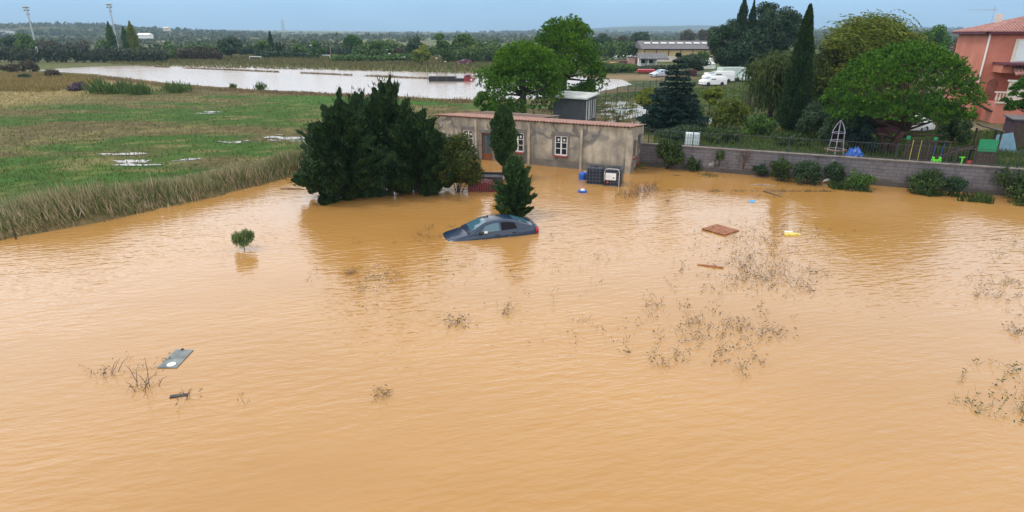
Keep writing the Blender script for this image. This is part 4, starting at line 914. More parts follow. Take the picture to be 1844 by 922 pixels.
# ------------------------------------------------------------------ the sunken car
def make_car(name, label, cat, loc, rz, paint, pitch=0, dark_rear=True, group=None, detail=True, k=1.0):
    e = thing(name, label, cat, loc, rz, group); e.rotation_euler = (0, pitch, rz); e.scale = (k, k, k)
    S = [(0, .50, .60, .25), (.06, .66, .66, .2), (.25, .80, .72, .2), (.7, .86, .80, .2), (1.15, .875, .90, .2), (1.7, .88, .93, .2), (2.6, .885, .94, .2), (3.4, .875, .97, .2), (3.9, .85, 1.0, .2), (4.25, .81, 1.01, .22), (4.42, .74, .97, .3), (4.49, .64, .84, .35)]
    P = []
    for x_, w_, zt, zb in S:
        h = zt-zb; prof = [(w_*.90, zb), (w_*.99, zb+h*.3), (w_, zb+h*.62), (w_*.965, zb+h*.86), (w_*.90, zt-.01), (w_*.72, zt+.018), (w_*.35, zt+.035), (0, zt+.04)]
        P.append([(x_, -a, b_) for a, b_ in prof]+[(x_, a, b_) for a, b_ in prof[-2::-1]])
    m_ = MB(); m_.grid(P); n_ = len(P[0]); m_.f.append(tuple(range(n_))); m_.f.append(tuple((len(P)-1)*n_+i for i in range(n_-1, -1, -1)))
    if abs(0) < 1: m_.f = [tuple(reversed(q)) for q in m_.f]
    body = m_.build('body', paint, e, smooth=True)
    xs = [1.05, 1.3, 1.55, 1.8, 2.0, 2.2, 2.5, 2.8, 3.05, 3.3, 3.6, 3.9, 4.15, 4.3]
    top = lambda x_: np.interp(x_, [1.05, 1.55, 1.85, 2.05, 2.3, 2.6, 2.9, 3.2, 3.5, 3.8, 4.1, 4.3], [.92, 1.16, 1.295, 1.355, 1.395, 1.405, 1.395, 1.355, 1.27, 1.165, 1.065, 1.01])
    belt = lambda x_: np.interp(x_, [1.05, 2, 3.4, 4.3], [.86, .90, .93, .96])
    wb = lambda x_: np.interp(x_, [1.05, 1.6, 2.5, 3.4, 4.3], [.79, .83, .835, .82, .74])
    wt = lambda x_: wb(x_)-.27*np.clip((top(x_)-.93)/.46, 0, 1)-.02
    def sidey(x_, z): t_ = (z-belt(x_))/(top(x_)-belt(x_)); return wb(x_)+(wt(x_)-wb(x_))*t_+.03*sin(pi*np.clip(t_, 0, 1))
    P = []
    for x_ in xs:
        tz, bz = top(x_), belt(x_); hh_ = tz-bz
        prof = [(wb(x_), bz-.05), (sidey(x_, bz+hh_*.3), bz+hh_*.3), (sidey(x_, bz+hh_*.6), bz+hh_*.6), (sidey(x_, tz-hh_*.13), tz-hh_*.13), (wt(x_)-.05, tz-.012), (wt(x_)*.6, tz+.02), (0, tz+.035)]
        P.append([(x_, -a, b_) for a, b_ in prof]+[(x_, a, b_) for a, b_ in prof[-2::-1]])
    m_ = MB(); m_.grid(P); m_.f = [tuple(reversed(q)) for q in m_.f]; m_.build('roof', paint, e, smooth=True)
    def topglass(x0, x1, name, mt, inset=.10):
        P = []
        for i in range(9):
            x_ = x0+(x1-x0)*i/8; P.append([(x_, s*(wt(x_)-inset), top(x_)+.030+.030*(1-s*s)-.012) for s in np.linspace(-1, 1, 9)])
        q = MB(); q.grid(P); q.f = [tuple(reversed(a)) for a in q.f]; return q.build(name, mt, e, smooth=True)
    topglass(1.22, 1.98, 'windscreen', M['glass_blue']); topglass(3.28, 4.05, 'rear_window', M['glass_blue'], .14)
    def sideglass(x0, x1, name, mt, s, slant0=0, slant1=0):
        P = []
        for i in range(9):
            t_ = i/8; row = []
            for j in range(5):
                u = j/4; x_ = x0+slant0*u+(x1+slant1*u-x0-slant0*u)*t_; z0, z1 = belt(x_)+.07, top(x_)-.085
                z = z0+(max(z1, z0+.02)-z0)*u; row.append((x_, s*(sidey(x_, z)+.010), z))
            P.append(row)
        q = MB(); q.grid(P)
        if s < 0: q.f = [tuple(reversed(a)) for a in q.f]
        q.f = [tuple(reversed(a)) for a in q.f]; return q.build(name, mt, e, smooth=True)
    for s in (-1, 1):
        sideglass(1.52, 2.52, 'front_side_window', M['glass_blue'], s, .33, 0)
        sideglass(2.62, 3.40, 'rear_side_window', M['dark_opening'] if dark_rear else M['glass_blue'], s, 0, -.12)
    for s in (-1, 1):
        q = MB(); q.grid([[(4.30, s*.80, .66), (4.30, s*.785, .96)], [(4.44, s*.745, .66), (4.43, s*.725, .955)], [(4.51, s*.60, .68), (4.475, s*.60, .93)]])
        q.build('tail_light', M['red_lens'], e, solid=.02, smooth=True)
        q = MB(); q.box((1.62, s*.93, .98), (.14, .17, .12), rz=s*.2); q.build('wing_mirror', paint if not detail else M['black'], e, bevel=.02)
        q = MB(); q.box((.13, s*.55, .635), (.12, .30, .10), rz=-s*.28); q.build('headlight', M['glass_blue'], e, bevel=.02)
    if detail:
        q = MB(); q.tube([(1.22, -.5, .965), (1.36, -.05, 1.045)], .012, 5); q.tube([(1.2, .1, .965), (1.35, .55, 1.02)], .012, 5); q.build('wiper', M['black'], e)
        q = MB(); q.box((4.28, 0, 1.035), (.13, 1.25, .03), ry=.1); q.build('spoiler', paint, e, bevel=.01)
        q = MB(); q.box((1.12, 0, .955), (.16, 1.35, .02), ry=-.35); q.build('scuttle', M['black'], e)
        for s in (-1, 1):
            for xx in (2.4, 3.2): MB().box((xx, s*(.888 if xx < 3 else .885), .80 if xx < 3 else .84), (.2, .03, .04)).build('door_handle', M['black'], e)
        MB().box((2.2, .2, 1.44), (.06, .03, .08)).build('aerial', M['black'], e)
        MB().box((1.83, -.905, 1.0), (.16, .012, .10), rx=-.35).build('window_sticker', M['white_dirty'], e)
    for xw in (.85, 3.55):
        for s in (-1, 1):
            wprof = MB()
            pts = [(xw, s*(.74+a), .31) for a in (0, .12)]
            wprof.tube(pts, .31, 14); wh = wprof.build('wheel', M['black'], e); MB().tube([(xw, s*.861, .31), (xw, s*.868, .31)], .19, 12).build('rim', M['grey_metal'], wh)
    return e
m, t, b, l = newmat('red_lens'); b.inputs['Base Color'].default_value = (.45, .012, .02, 1); b.inputs['Roughness'].default_value = .2; M['red_lens'] = m
make_car('sunken_car', 'dark blue hatchback car sunk to its windows in the muddy flood', 'car', (-3.06, 25.82, -.65), R(17), M['car_blue'], R(-.7), k=.955)

# ------------------------------------------------------------------ tanks, stack, trailer by the house
M['truck_box'] = plain('pale_green_box', (.50, .58, .53), .5, .08, 1); M['cage'] = plain('cage_metal', (.15, .17, .19), .55, .2, 6)
def ibc(label, loc, rz, plate):
    e = thing('water_tank', label, 'tank', loc, rz, 'black caged water tanks by the house')
    MB().box((.5, .6, .46), (.93, 1.12, 1.02)).build('tank', M['navy'], e, bevel=.07)
    c_ = MB(); w_, d_, h_ = 1.0, 1.2, 1.02
    for z in (.02, .22, .42, .62, .82, h_):
        c_.tube([(0, 0, z), (w_, 0, z), (w_, d_, z), (0, d_, z), (0, 0, z)], .007, 5)
    for i in range(6):
        for y_ in (0, d_): c_.tube([(w_*i/5, y_, -.3), (w_*i/5, y_, h_)], .007, 5)
        for x_ in (0, w_): c_.tube([(x_, d_*i/5, -.3), (x_, d_*i/5, h_)], .007, 5)
    c_.build('cage', M['cage'], e)
    MB().lathe([(.12, .955), (.12, 1.01), (.09, 1.03), (0.01, 1.03)], (.5, .6, 0), 14).build('filler_cap', M['navy'], e)
    if plate:
        q = MB(); q.box((.40, -.025, .57), (.62, .014, .42)); pl = q.build('label_plate', M['white'], e)
        MB().box((.25, -.036, .58), (.26, .006, .18)).build('sticker', M['shutter'], pl); MB().box((.56, -.036, .50), (.10, .006, .06), ry=.5).build('mark', M['black'], pl)
        q = MB(); q.tube([(.02, -.02, .3), (.02, -.02, .85), (.10, -.02, .99), (.22, -.02, 1.03), (.72, -.02, 1.03), (.84, -.02, .99), (.9, -.02, .85), (.9, -.02, .0)], .016, 6); q.build('hoop', M['white'], e)
        MB().box((.22, -.03, .24), (.09, .03, .16)).build('valve_handle', M['red'], e)
        q = MB(); q.box((.12, -.03, -.03), (.36, .1, .06)); q.box((.86, -.03, -.03), (.36, .1, .06)); q.build('pallet_foot', M['white_dirty'], e)
T1, T2 = spot(1055, 331), spot(1087, 334); tz_ = R(-17)
ibc('dark caged water tank at the left of the pair, without a white plate', T1, tz_, False)
ibc('dark caged water tank with white plate and hoop, right one of the pair', T2, tz_, True)
dp = spot(1053, 326); e = thing('blue_drum', 'blue plastic drum half hidden behind the left water tank', 'drum', dp+Vector((-.05, .5, -.25)))
MB().lathe([(.24, -.2), (.27, 0), (.28, .3), (.27, .32), (.28, .36), (.28, .62), (.22, .70), (.02, .70)], (0, 0, 0), 16).build('body', M['blue'], e, smooth=True)
MB().lathe([(.06, .70), (.06, .74), (.01, .74)], (.12, 0, 0), 10).build('bung', M['white_dirty'], e)
dp = spot(1049, 346); e = thing('blue_tub', 'blue tub with a pale lump floating below the water tanks', 'tub', dp)
MB().lathe([(.20, -.08), (.26, .02), (.26, .11), (.23, .13), (.22, .06), (.02, .04)], (0, 0, 0), 16, 1, .8).build('tub', M['blue'], e, smooth=True)
MB().lathe([(.13, .03), (.15, .12), (.09, .19), (.01, .21)], (.0, 0, 0), 10).build('lump', M['white_dirty'], e, smooth=True)
sp_ = spot(842, 345.5); e = thing('tile_stack', 'stack of dark red roof tiles between the yellowish shrub and small cypress', 'tiles', sp_, R(-4))
st = MB()
for i in range(13):
    for j in range(2):
        st.box((.07+i*.135, .28+j*.5+random.uniform(-.02, .02), .22+random.uniform(-.03, .03)-(.12 if i > 9 else 0)), (.105, .46, .62+(.0 if i < 9 else -.1)), rx=random.uniform(-.04, .04), ry=random.uniform(-.06, .06))
st.build('tiles', M['dark_red'], e); MB().box((.88, .5, -.12), (1.85, 1.05, .1)).build('pallet', M['wood'], e)
tp = spot(830, 330); e = thing('flatbed_trailer', 'dark flat trailer behind the stack of red tiles', 'trailer', tp, R(-6))
MB().box((1.2, .8, .22), (2.7, 1.4, .12)).build('bed', M['dark_metal'], e, bevel=.02); q = MB()
for yy in (.12, 1.48): q.box((1.2, yy, .34), (2.7, .05, .14))
q.build('side_board', M['dark_metal'], e); MB().box((2.58, .8, .36), (.06, 1.4, .18)).build('tail_board', M['grey_metal'], e)
for yy in (.02, 1.58): MB().tube([(1.0, yy-.08, 0), (1.0, yy+.08, 0)], .28, 12).build('wheel', M['black'], e)
b_ = spot(892, 326); e = thing('orange_bucket', 'small orange bucket beside the stack of red tiles', 'bucket', b_); MB().lathe([(.10, -.1), (.15, .22), (.16, .23), (.13, .2), (.02, .02)], (0, 0, 0), 12).build('pail', M['orange'], e)
MB().tube([(-.15, 0, .22), (-.1, 0, .34), (0, 0, .38), (.1, 0, .34), (.15, 0, .22)], .008, 5).build('handle', M['grey_metal'], e)

# ------------------------------------------------------------------ things floating in the flood
pc = spot(1297, 415); e = thing('floating_pallet', 'reddish wooden pallet floating flat among the weeds', 'pallet', pc, R(38))
q = MB()
for i in range(7): q.box((-.51+i*.17, 0, .055), (.12, 1.2, .022))
q.build('deck', M['wood_red'], e); q = MB()
for y_ in (-.55, 0, .55): q.box((0, y_, 0.0), (1.15, .09, .085))
q.build('bearer', M['wood_red'], e)
def single(name, label, cat, px, py, build, mat, rz=0, group=None, **k):
    q = MB(); build(q); o = q.build(name, M[mat], **k); o.location = spot(px, py); o.rotation_euler = (0, 0, rz); return tag(o, label, cat, group)
def plank(L_, W_, H_, tilt=0): return lambda q: q.box((0, 0, .0), (L_, W_, H_), ry=tilt, top=(.99, .96))
single('floating_plank', 'bright reddish brown plank floating below the wooden pallet', 'plank', 1279, 480, plank(.98, .10, .10, -.02), 'wood_red', R(-22), bevel=.008)
single('floating_plank', 'short black plank floating beside the bent dead twig', 'plank', 322, 713, plank(.40, .13, .05, .05), 'black', R(18), bevel=.006)
single('floating_plank', 'thin dark plank floating near the house corner and wall', 'plank', 1159, 304, plank(.5, .14, .06), 'wood', R(3), bevel=.006)
single('floating_plank', 'dark stick drifting right of the house corner, in the calm water', 'plank', 1219, 316, plank(.45, .07, .05), 'wood', R(6), bevel=.006)
single('floating_plank', 'long dark stick floating under the upright leafy shrub', 'plank', 1367, 319, plank(1.0, .09, .07), 'wood_grey', R(-4), bevel=.006)
single('floating_log', 'pale driftwood log lying across the water before the wall', 'log', 1375, 334, lambda q: q.tube([(-.75, 0, 0), (-.2, .04, .03), (.3, .0, .02), (.8, -.05, .0)], [.05, .07, .06, .03], 8), 'wood_pale', R(-8), smooth=True)
for dx, dy, lab, mt in ((0, 0, 'grey-brown plank on top of the driftwood pair, slanting to the lower right', 'wood_grey'), (-4, 5, 'lower and darker plank of the driftwood pair', 'wood')):
    single('drift_board', lab, 'plank', 1396+dx, 345+dy, plank(1.35, .13, .06, .03), mt, R(-66), 'pair of drifting boards before the wall', bevel=.006)
single('blue_scrap', 'bright blue plastic scrap floating before the garden wall', 'plastic', 1354, 364, lambda q: q.add([(-.24, -.12, .02), (.06, -.10, .03), (.24, .14, .05), (-.02, .10, .10), (-.24, -.12, -.03), (.06, -.10, -.03), (.24, .14, -.02), (-.02, .10, -.02)], [(0, 1, 2, 3), (7, 6, 5, 4), (0, 4, 5, 1), (1, 5, 6, 2), (2, 6, 7, 3), (3, 7, 4, 0)]), 'sky_blue')
single('white_shard', 'white curved plastic shard on dark floating litter near the wall', 'plastic', 1490, 329, lambda q: q.tube([(-.36, 0, .02), (-.2, 0, .12), (.0, .02, .17), (.2, .02, .13), (.36, 0, .03)], [.02, .07, .09, .07, .02], 8), 'white', 0, smooth=True)
yb = spot(1425, 423); e = thing('yellow_container', 'white and yellow plastic container floating right of the pallet', 'container', yb, R(-12))
MB().lathe([(.02, -.30), (.10, -.29), (.11, -.1), (.11, .25), (.05, .33), (.05, .40), (.02, .40)], (0, 0, 0), 12).build('bottle', M['yellow'], e, smooth=True).rotation_euler = (0, R(88), 0)
MB().box((-.12, .06, .12), (.34, .12, .05), rz=.15).build('lid', M['white'], e, bevel=.01)
# floating board with a round white disc
bc = [spot(a, b_) for a, b_ in ((283, 663.5), (318, 663.5), (348.5, 631), (317, 630.5))]; ctr = sum(bc, Vector())/4
e = thing('floating_board', 'grey-blue flat board floating with a round white disc on it', 'board', ctr)
q = MB(); P = [tuple(p-ctr) for p in bc]; q.add([(x_, y_, -.03) for x_, y_, _ in P]+[(x_, y_, .025) for x_, y_, _ in P], [(3, 2, 1, 0), (4, 5, 6, 7), (0, 1, 5, 4), (1, 2, 6, 5), (2, 3, 7, 6), (3, 0, 4, 7)]); q.build('panel', M['board'], e)
dc = spot(308, 659)-ctr; MB().lathe([(.115, .026), (.115, .04), (.10, .046), (.01, .046)], (dc.x, dc.y+.03, 0), 24).build('disc', M['white'], e)
mid = (bc[2]+bc[3])/2-ctr; MB().box((mid.x-.05, mid.y-.02, .04), (.05, .05, .05)).build('hook', M['black'], e)
single('marker_post', 'rusty upright post standing in the water by the reeds', 'post', 29, 431, lambda q: q.tube([(0, 0, -.5), (.0, 0, .5), (-.02, 0, .92)], [.035, .035, .03], 7), 'wood')
single('floating_branch', 'thin brown branch floating left of the cypress clump', 'branch', 527, 341, lambda q: q.tube([(-.8, .05, .01), (-.2, 0, .04), (.4, .03, .03), (.9, -.05, .0)], [.012, .03, .025, .012], 6), 'bark', R(-4))

# ------------------------------------------------------------------ playground and garden things
def gp(px, py, z=None):
    p = spot(px, py, .5); z = gz(p.x, p.y); p = spot(px, py, z); p.z = z; return p
p = gp(1503, 280); e = thing('climbing_rocket', 'white rocket-shaped climbing frame of thin poles behind the wall', 'climbing frame', p)
q = MB()
for k in range(6):
    a = k*pi/3; q.tube([(.62*cos(a), .62*sin(a), 0), (.46*cos(a), .46*sin(a), 1.0), (.42*cos(a), .42*sin(a), 1.75), (.22*cos(a), .22*sin(a), 2.15), (0, 0, 2.45)], .018, 6)
M['lilac'] = plain('lilac_paint', (.42, .38, .45), .5, .15, 4); q.build('pole', M['lilac'], e)
for z, r_ in ((.45, .56), (1.05, .46), (1.6, .43)):
    MB().tube([(r_*cos(a), r_*sin(a), z) for a in np.linspace(0, 2*pi, 19)], .016, 6).build('ring', M['lilac'], e)
q = MB(); q.tube([(.72*cos(a), .72*sin(a), .42) for a in np.linspace(0, 2*pi, 23)], .022, 6); q.build('seat_ring', M['wood_red'], e)
p = gp(1537, 283); e = thing('blue_tarp', 'crumpled bright blue tarpaulin heap behind the wall', 'tarpaulin', p)
g_ = []
for i in range(15):
    row = []
    for j in range(13):
        u, v = i/7-1, j/6-1; r_ = max(0, 1-(u*u+v*v)*.8); row.append((u*.62+.05*sin(j*2.2), v*.5+.06*sin(i*1.7), .04+.80*r_*(.45+.55*vnoise(np.array(i*.55+3), np.array(j*.6)))))
    g_.append(row)
q = MB(); q.grid(g_); q.f = [tuple(reversed(a)) for a in q.f]; q.build('sheet', M['blue'], e, solid=.02)
p = gp(1596, 268); e = thing('red_canopy', 'dark red flat canopy beside the umbrella pine trunk', 'canopy', p, R(-12))
MB().box((0, 0, 1.62), (1.75, 1.2, .06), rx=R(38)).build('roof', M['maroon'], e, bevel=.01)
for sx in (-.7, .7): MB().tube([(sx, .1, 0), (sx, .1, 1.6)], .04, 6).build('leg', M['dark_metal'], e)
p = gp(1651, 296); e = thing('climbing_ladder', 'dark wooden climbing ladder with ropes and green post caps', 'climbing frame', p, wz)
top = zat(252, p.y)-p.z; wd = 47*mpp(p)
for sx in (-1, 1):
    po = MB().box((sx*wd/2*.92, .25, top/2), (.10, .10, top), ry=sx*-.03).build('post', M['wood'], e); MB().box((sx*wd/2*.90-sx*.02, .25, top+.06), (.22, .2, .26)).build('cap', M['green'], po, bevel=.03)
for i in range(7): MB().box((0, .18, .25+i*(top-.35)/6.5), (wd*.86, .05, .14)).build('rung', M['wood'], e, bevel=.01)
for sx in (-.45, .0, .45): MB().tube([(sx*wd*.6, .10, .1), (sx*wd*.6, .10, top-.05)], .016, 5).build('rope', M['yellow'], e)
MB().box((0, .3, top-.02), (wd*.86, .07, .09)).build('beam', M['wood'], e)
p = gp(1683, 300); e = thing('baby_swing', 'bright lime green bucket swing on blue ropes next to the ladder', 'swing', p, wz); z0 = zat(294, p.y)-p.z
q = MB(); q.lathe([(.20, 0), (.27, .03), (.29, .22), (.25, .22), (.22, .06), (.02, .05)], (0, 0, z0), 14, 1, .8)
for a in range(4): q.box((.26*cos(a*pi/2+.78), .21*sin(a*pi/2+.78), z0+.30), (.09, .07, .24))
q.build('seat', M['lime'], e)
for sx in (-.2, .2): MB().tube([(sx, 0, z0+.4), (sx*1.15, 0, z0+1.35)], .016, 5).build('rope', M['blue'], e)
for sx in (-.55, .55): MB().box((sx, 0, (z0+1.4)/2), (.09, .09, z0+1.4)).build('post', M['wood'], e)
MB().box((0, 0, z0+1.4), (1.3, .09, .10)).build('beam', M['wood'], e)
p = gp(1768, 303); e = thing('play_tower', 'dark wooden play tower with a green panel behind the wall', 'play tower', p, wz)
top = zat(226, p.y)-p.z; wd = 30*mpp(p); pz1, pz0 = zat(251, p.y)-p.z, zat(273, p.y)-p.z
for sx in (-1, 1):
    for yy in (0, 1.1): MB().box((sx*wd/2, yy, top*.44), (.10, .10, top*.88)).build('post', M['wood'], e)
MB().box((0, -.06, (pz0+pz1)/2), (wd*.92, .04, pz1-pz0)).build('panel', M['green'], e, bevel=.01); MB().box((0, .55, pz0-.05), (wd, 1.2, .08)).build('deck', M['wood'], e)
MB().box((.05, .55, top*.92), (wd*1.25, 1.5, .07), ry=R(14)).build('roof', M['wood'], e); MB().box((0, -.05, pz0*.45), (wd*.9, .04, pz0*.8)).build('lower_panel', M['wood'], e)
q = MB(); q.box((-wd*.5-1.35, .5, pz0*.62), (2.8, .7, .06), ry=R(-24)); rp = q.build('ramp', M['wood_grey'], e)
q = MB()
for yy in (.15, .85): q.box((-wd*.5-1.35, yy, pz0*.62+.07), (2.8, .05, .14), ry=R(-24))
q.build('rail', M['wood'], rp)
p = gp(1744, 300); zb = zat(294, p.y)
single('red_ball', 'red ball on the grass just above the wall coping', 'ball', 1744, 300, lambda q: q.lathe([(.01, -.2)]+[(.2*cos(a), .2*sin(a)) for a in np.linspace(-1.4, 1.4, 9)]+[(.01, .2)], (0, 0, 0), 16), 'red', smooth=True).location = (p.x, p.y, zb)
p = gp(1729, 301); e = thing('lime_ride_on', 'small lime green ride-on toy near the red ball', 'toy', p); z0 = zat(294, p.y)-p.z
MB().tube([(0, 0, z0-.2), (.02, 0, z0+.2), (-.04, 0, z0+.42)], [.05, .06, .05], 7).build('stem', M['lime'], e); MB().box((-.02, 0, z0+.38), (.36, .08, .07)).build('handlebar', M['lime'], e, bevel=.02); MB().box((0, 0, z0-.1), (.34, .5, .12)).build('seat', M['black'], e, bevel=.03)
p = gp(1803, 272); e = thing('blue_tent', 'faded blue play tent in the garden by the right picture edge', 'tent', p, R(-20)); ht_ = zat(238, p.y)-p.z
q = MB(); q.add([(-.7, -.5, 0), (.8, -.5, 0), (.8, .7, 0), (-.7, .7, 0), (-.55, .1, ht_*.82), (.45, .1, ht_)], [(0, 1, 5, 4), (1, 2, 5), (2, 3, 4, 5), (3, 0, 4), (3, 2, 1, 0)]); q.build('canvas', M['tent_blue'], e)
for x_, z in ((-.55, ht_*.82), (.45, ht_)): MB().tube([(x_, .1, 0), (x_, .1, z+.06)], .025, 6).build('pole', M['dark_metal'], e)
p = gp(1842, 268); e = thing('garden_shed', 'dark purple-brown shed wall at the right picture edge', 'shed', p, R(-18)); ht_ = zat(216, p.y)-p.z
MB().box((.3, .8, ht_/2), (2.6, 1.6, ht_)).build('wall', plain('purple_brown', (.07, .035, .05), .8, .3, 2), e); MB().box((.3, .8, ht_+.05), (2.9, 1.9, .09), rx=.06).build('roof', M['slate'], e); MB().box((-.4, -.02, ht_*.42), (.8, .05, ht_*.8)).build('door', M['wood'], e)
p = gp(1245, 268); e = thing('pale_water_tank', 'pale blue-white water tank in a cage behind the railing', 'tank', p, R(-14)); z0 = zat(262, p.y)-p.z
MB().box((0, .5, z0+.42), (1.0, .9, .9)).build('tank', M['shutter'], e, bevel=.06); q = MB()
for i in range(6): q.tube([(-.52+i*.208, .02, z0-.1), (-.52+i*.208, .02, z0+.9)], .012, 5)
for z in (0, .3, .6, .9): q.tube([(-.53, .02, z0+z), (.53, .02, z0+z), (.53, 1.0, z0+z)], .012, 5)
q.build('cage', M['grey_metal'], e); MB().box((.0, .5, z0*.4), (1.1, 1.0, max(.1, z0*.7))).build('stand', M['wood'], e)
p = gp(1204, 252); e = thing('orange_bucket', 'orange bucket on the grass below the spruce', 'bucket', p); MB().lathe([(.13, 0), (.19, .32), (.20, .33), (.17, .30), (.02, .05)], (0, 0, 0), 12).build('pail', M['orange'], e)
MB().tube([(-.19, 0, .32), (-.12, 0, .48), (0, 0, .53), (.12, 0, .48), (.19, 0, .32)], .01, 5).build('handle', M['grey_metal'], e)

# ------------------------------------------------------------------ pink house
hp = spot(1746, 215, .5); hp.z = .3
ph = thing('pink_house', 'salmon pink villa with tiled hip roof at the right picture edge', 'house', hp, math.atan2(-.3, .954))
Hh = 8.35; BX, BY = 11.0, 8.6
MB().box((BX/2, BY/2, Hh/2-.3), (BX, BY, Hh+.6)).build('wall', M['pink'], ph)
MB().box((5.9, -1.5, .75), (10.2, 2.98, 2.7)).build('lower_storey', M['pink'], ph)
o_ = .55; q = MB(); ze = Hh+.12
E = [(-o_, -o_, ze), (BX+o_, -o_, ze), (BX+o_, BY+o_, ze), (-o_, BY+o_, ze)]; r0, r1 = (4.6, BY/2, ze+1.55), (BX-4.4, BY/2, ze+1.55)
q.add(E+[r0, r1], [(0, 1, 5, 4), (1, 2, 5), (2, 3, 4, 5), (3, 0, 4), (3, 2, 1, 0)]); rf = q.build('roof', M['tiles_pink'], ph)
def tile_rows(face, per=.27):
    a, b_, c_, d_ = [Vector(v) for v in face]; n_ = int((b_-a).length/per); tb = MB()
    for i in range(n_+1):
        t_ = i/n_; lo = a.lerp(b_, t_); x_ = lo; u = (b_-a).normalized(); nrm = (b_-a).cross(d_-a).normalized()
        if nrm.z < 0: nrm = -nrm
        up = nrm.cross(u)
        if up.z < 0: up = -up
        s = (lo-a).dot(u); full = (b_-a).length; dl, cl = (d_-a).dot(u), (c_-a).dot(u); H_ = (d_-a).dot(up)
        f = min(1, s/max(dl, .01), (full-s)/max(full-cl, .01)) if full > 0 else 1
        if f > .04: tb.tube([lo-up*.06+nrm*.02, lo+up*H_*f*.98+nrm*.02], .075, 6)
    return tb
tb = tile_rows([E[0], E[1], r1, r0]); tb2 = tile_rows([E[3], E[0], r0, r0])
tb.v += []; n0 = len(tb.v); tb.add(tb2.v, tb2.f); tb.build('tile_ridges', M['tiles_pink'], rf, smooth=True)
q = MB(); q.box((BX/2, -o_+.16, ze-.12), (BX+.7, .3, .2)); q.box((-o_+.16, BY/2, ze-.12), (.3, BY+.3, .2)); q.build('cornice', M['maroon'], ph)
q = MB(); q.tube([(-.08, -.10, Hh-.05), (-.08, -.10, 2.9)], .075, 8); q.tube([(-.08, -.10, 2.9), (-.7, .2, 2.82)], .06, 8); q.build('drainpipe', M['white'], ph)
w_ = MB().box((3.35, -.06, 6.75), (2.5, .16, 2.1)).build('window', M['cream'], ph); MB().box((3.42, -.15, 6.72), (2.1, .06, 1.85)).build('shutter', M['shutter'], w_)
q = MB(); q.box((5.9, -1.6, 5.62), (10.4, 3.1, .18)); q.build('terrace_ledge', M['maroon'], ph)
MB().box((5.9, -1.2, 5.16), (10.2, 2.2, .7)).build('terrace_wall', M['pink'], ph)
q = MB(); a = [(1.6, -3.3, 4.75), (11, -3.3, 4.75), (11, -2.25, 5.4), (1.6, -2.25, 5.4)]; q.add([(x_, y_, z-.1) for x_, y_, z in a]+a, [(3, 2, 1, 0), (4, 5, 6, 7), (0, 1, 5, 4), (1, 2, 6, 5), (2, 3, 7, 6), (3, 0, 4, 7)]); pr = q.build('porch_roof', M['tiles_pink'], ph)
tile_rows([a[0], a[1], a[2], a[3]]).build('tile_ridges', M['tiles_pink'], pr, smooth=True)
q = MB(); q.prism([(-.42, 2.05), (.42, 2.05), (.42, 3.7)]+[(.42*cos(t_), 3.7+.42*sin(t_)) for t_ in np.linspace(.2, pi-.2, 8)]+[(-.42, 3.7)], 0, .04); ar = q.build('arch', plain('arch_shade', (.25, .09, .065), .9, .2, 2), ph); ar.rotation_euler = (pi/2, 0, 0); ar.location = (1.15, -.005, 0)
MB().box((2.15, -2.75, 3.1), (1.25, .35, 2.0)).build('porch_pillar', M['cream'], ph); MB().box((2.15, -2.75, 4.15), (1.5, .5, .14)).build('porch_capital', M['white_dirty'], ph)
q = MB(); q.box((5.9, -2.95, 2.16), (10.4, .3, .14)); q.build('balcony_floor', M['cream'], ph)
q = MB(); q.box((.95, -2.9, 3.1), (.9, .22, .12)); q.box((6.4, -2.9, 3.1), (7.0, .22, .12)); q.build('handrail', M['cream'], ph)
for x_ in list(np.arange(.7, 1.5, .26))+list(np.arange(3.0, 8.0, .26)):
    MB().lathe([(.05, 2.24), (.09, 2.4), (.10, 2.55), (.05, 2.75), (.07, 2.95), (.05, 3.04)], (x_, -2.9, 0), 8).build('baluster', M['cream'], ph, smooth=True)
w_ = MB().box((4.0, -3.02, 1.25), (1.0, .06, 1.0)).build('window', M['glass'], ph); q = MB()
for i in range(6): q.box((3.55+i*.18, -3.09, 1.25), (.05, .04, 1.0))
for z in (.78, 1.72): q.box((4.0, -3.08, z), (1.15, .07, .08))
for x_ in (3.46, 4.54): q.box((x_, -3.08, 1.25), (.09, .07, .9))
q.build('bars', M['white'], w_)
w_ = MB().box((-.05, 2.0, 3.5), (.14, .9, 1.3)).build('window', M['white'], ph); MB().box((-.13, 2.0, 3.5), (.03, .6, 1.0)).build('pane', M['glass'], w_)
MB().box((-.05, 5.2, 1.0), (.12, .7, 1.1)).build('side_vent', M['shutter'], ph)
q = MB(); q.box((.2, -1.9, 1.6), (1.8, 1.5, .10), ry=R(28)); q.build('lean_to_roof', M['wood'], ph); MB().box((-.5, -2.5, .5), (.08, .08, 1.6)).build('lean_to_post', M['wood'], ph)
cp_ = MB().box((2.2, 5.4, ze+1.2), (.45, .45, 1.0)).build('chimney', M['cream'], rf)
an_ = thing('roof_antenna', 'thin television antenna on a mast above the pink house roof', 'antenna', ph.location+Vector((2.9, 4.3, ze+1.1)), R(-10))
MB().tube([(0, 0, -.5), (0, 0, 1.35)], .03, 6).build('mast', M['grey_metal'], an_); q = MB(); q.tube([(-2.3, 0, 1.0), (.3, 0, .95)], .022, 5)
for i in range(12): q.tube([(-2.2+i*.21, -.28, 1.0), (-2.2+i*.21, .28, 1.0)], .012, 4)
q.build('boom', M['grey_metal'], an_)
p = spot(1714, 112, .5); bh = thing('roof_behind', 'small neighbouring house with pinkish roof behind the pink villa', 'house', p, R(-16)); z1 = zat(92, p.y)-p.z; k = mpp(p)
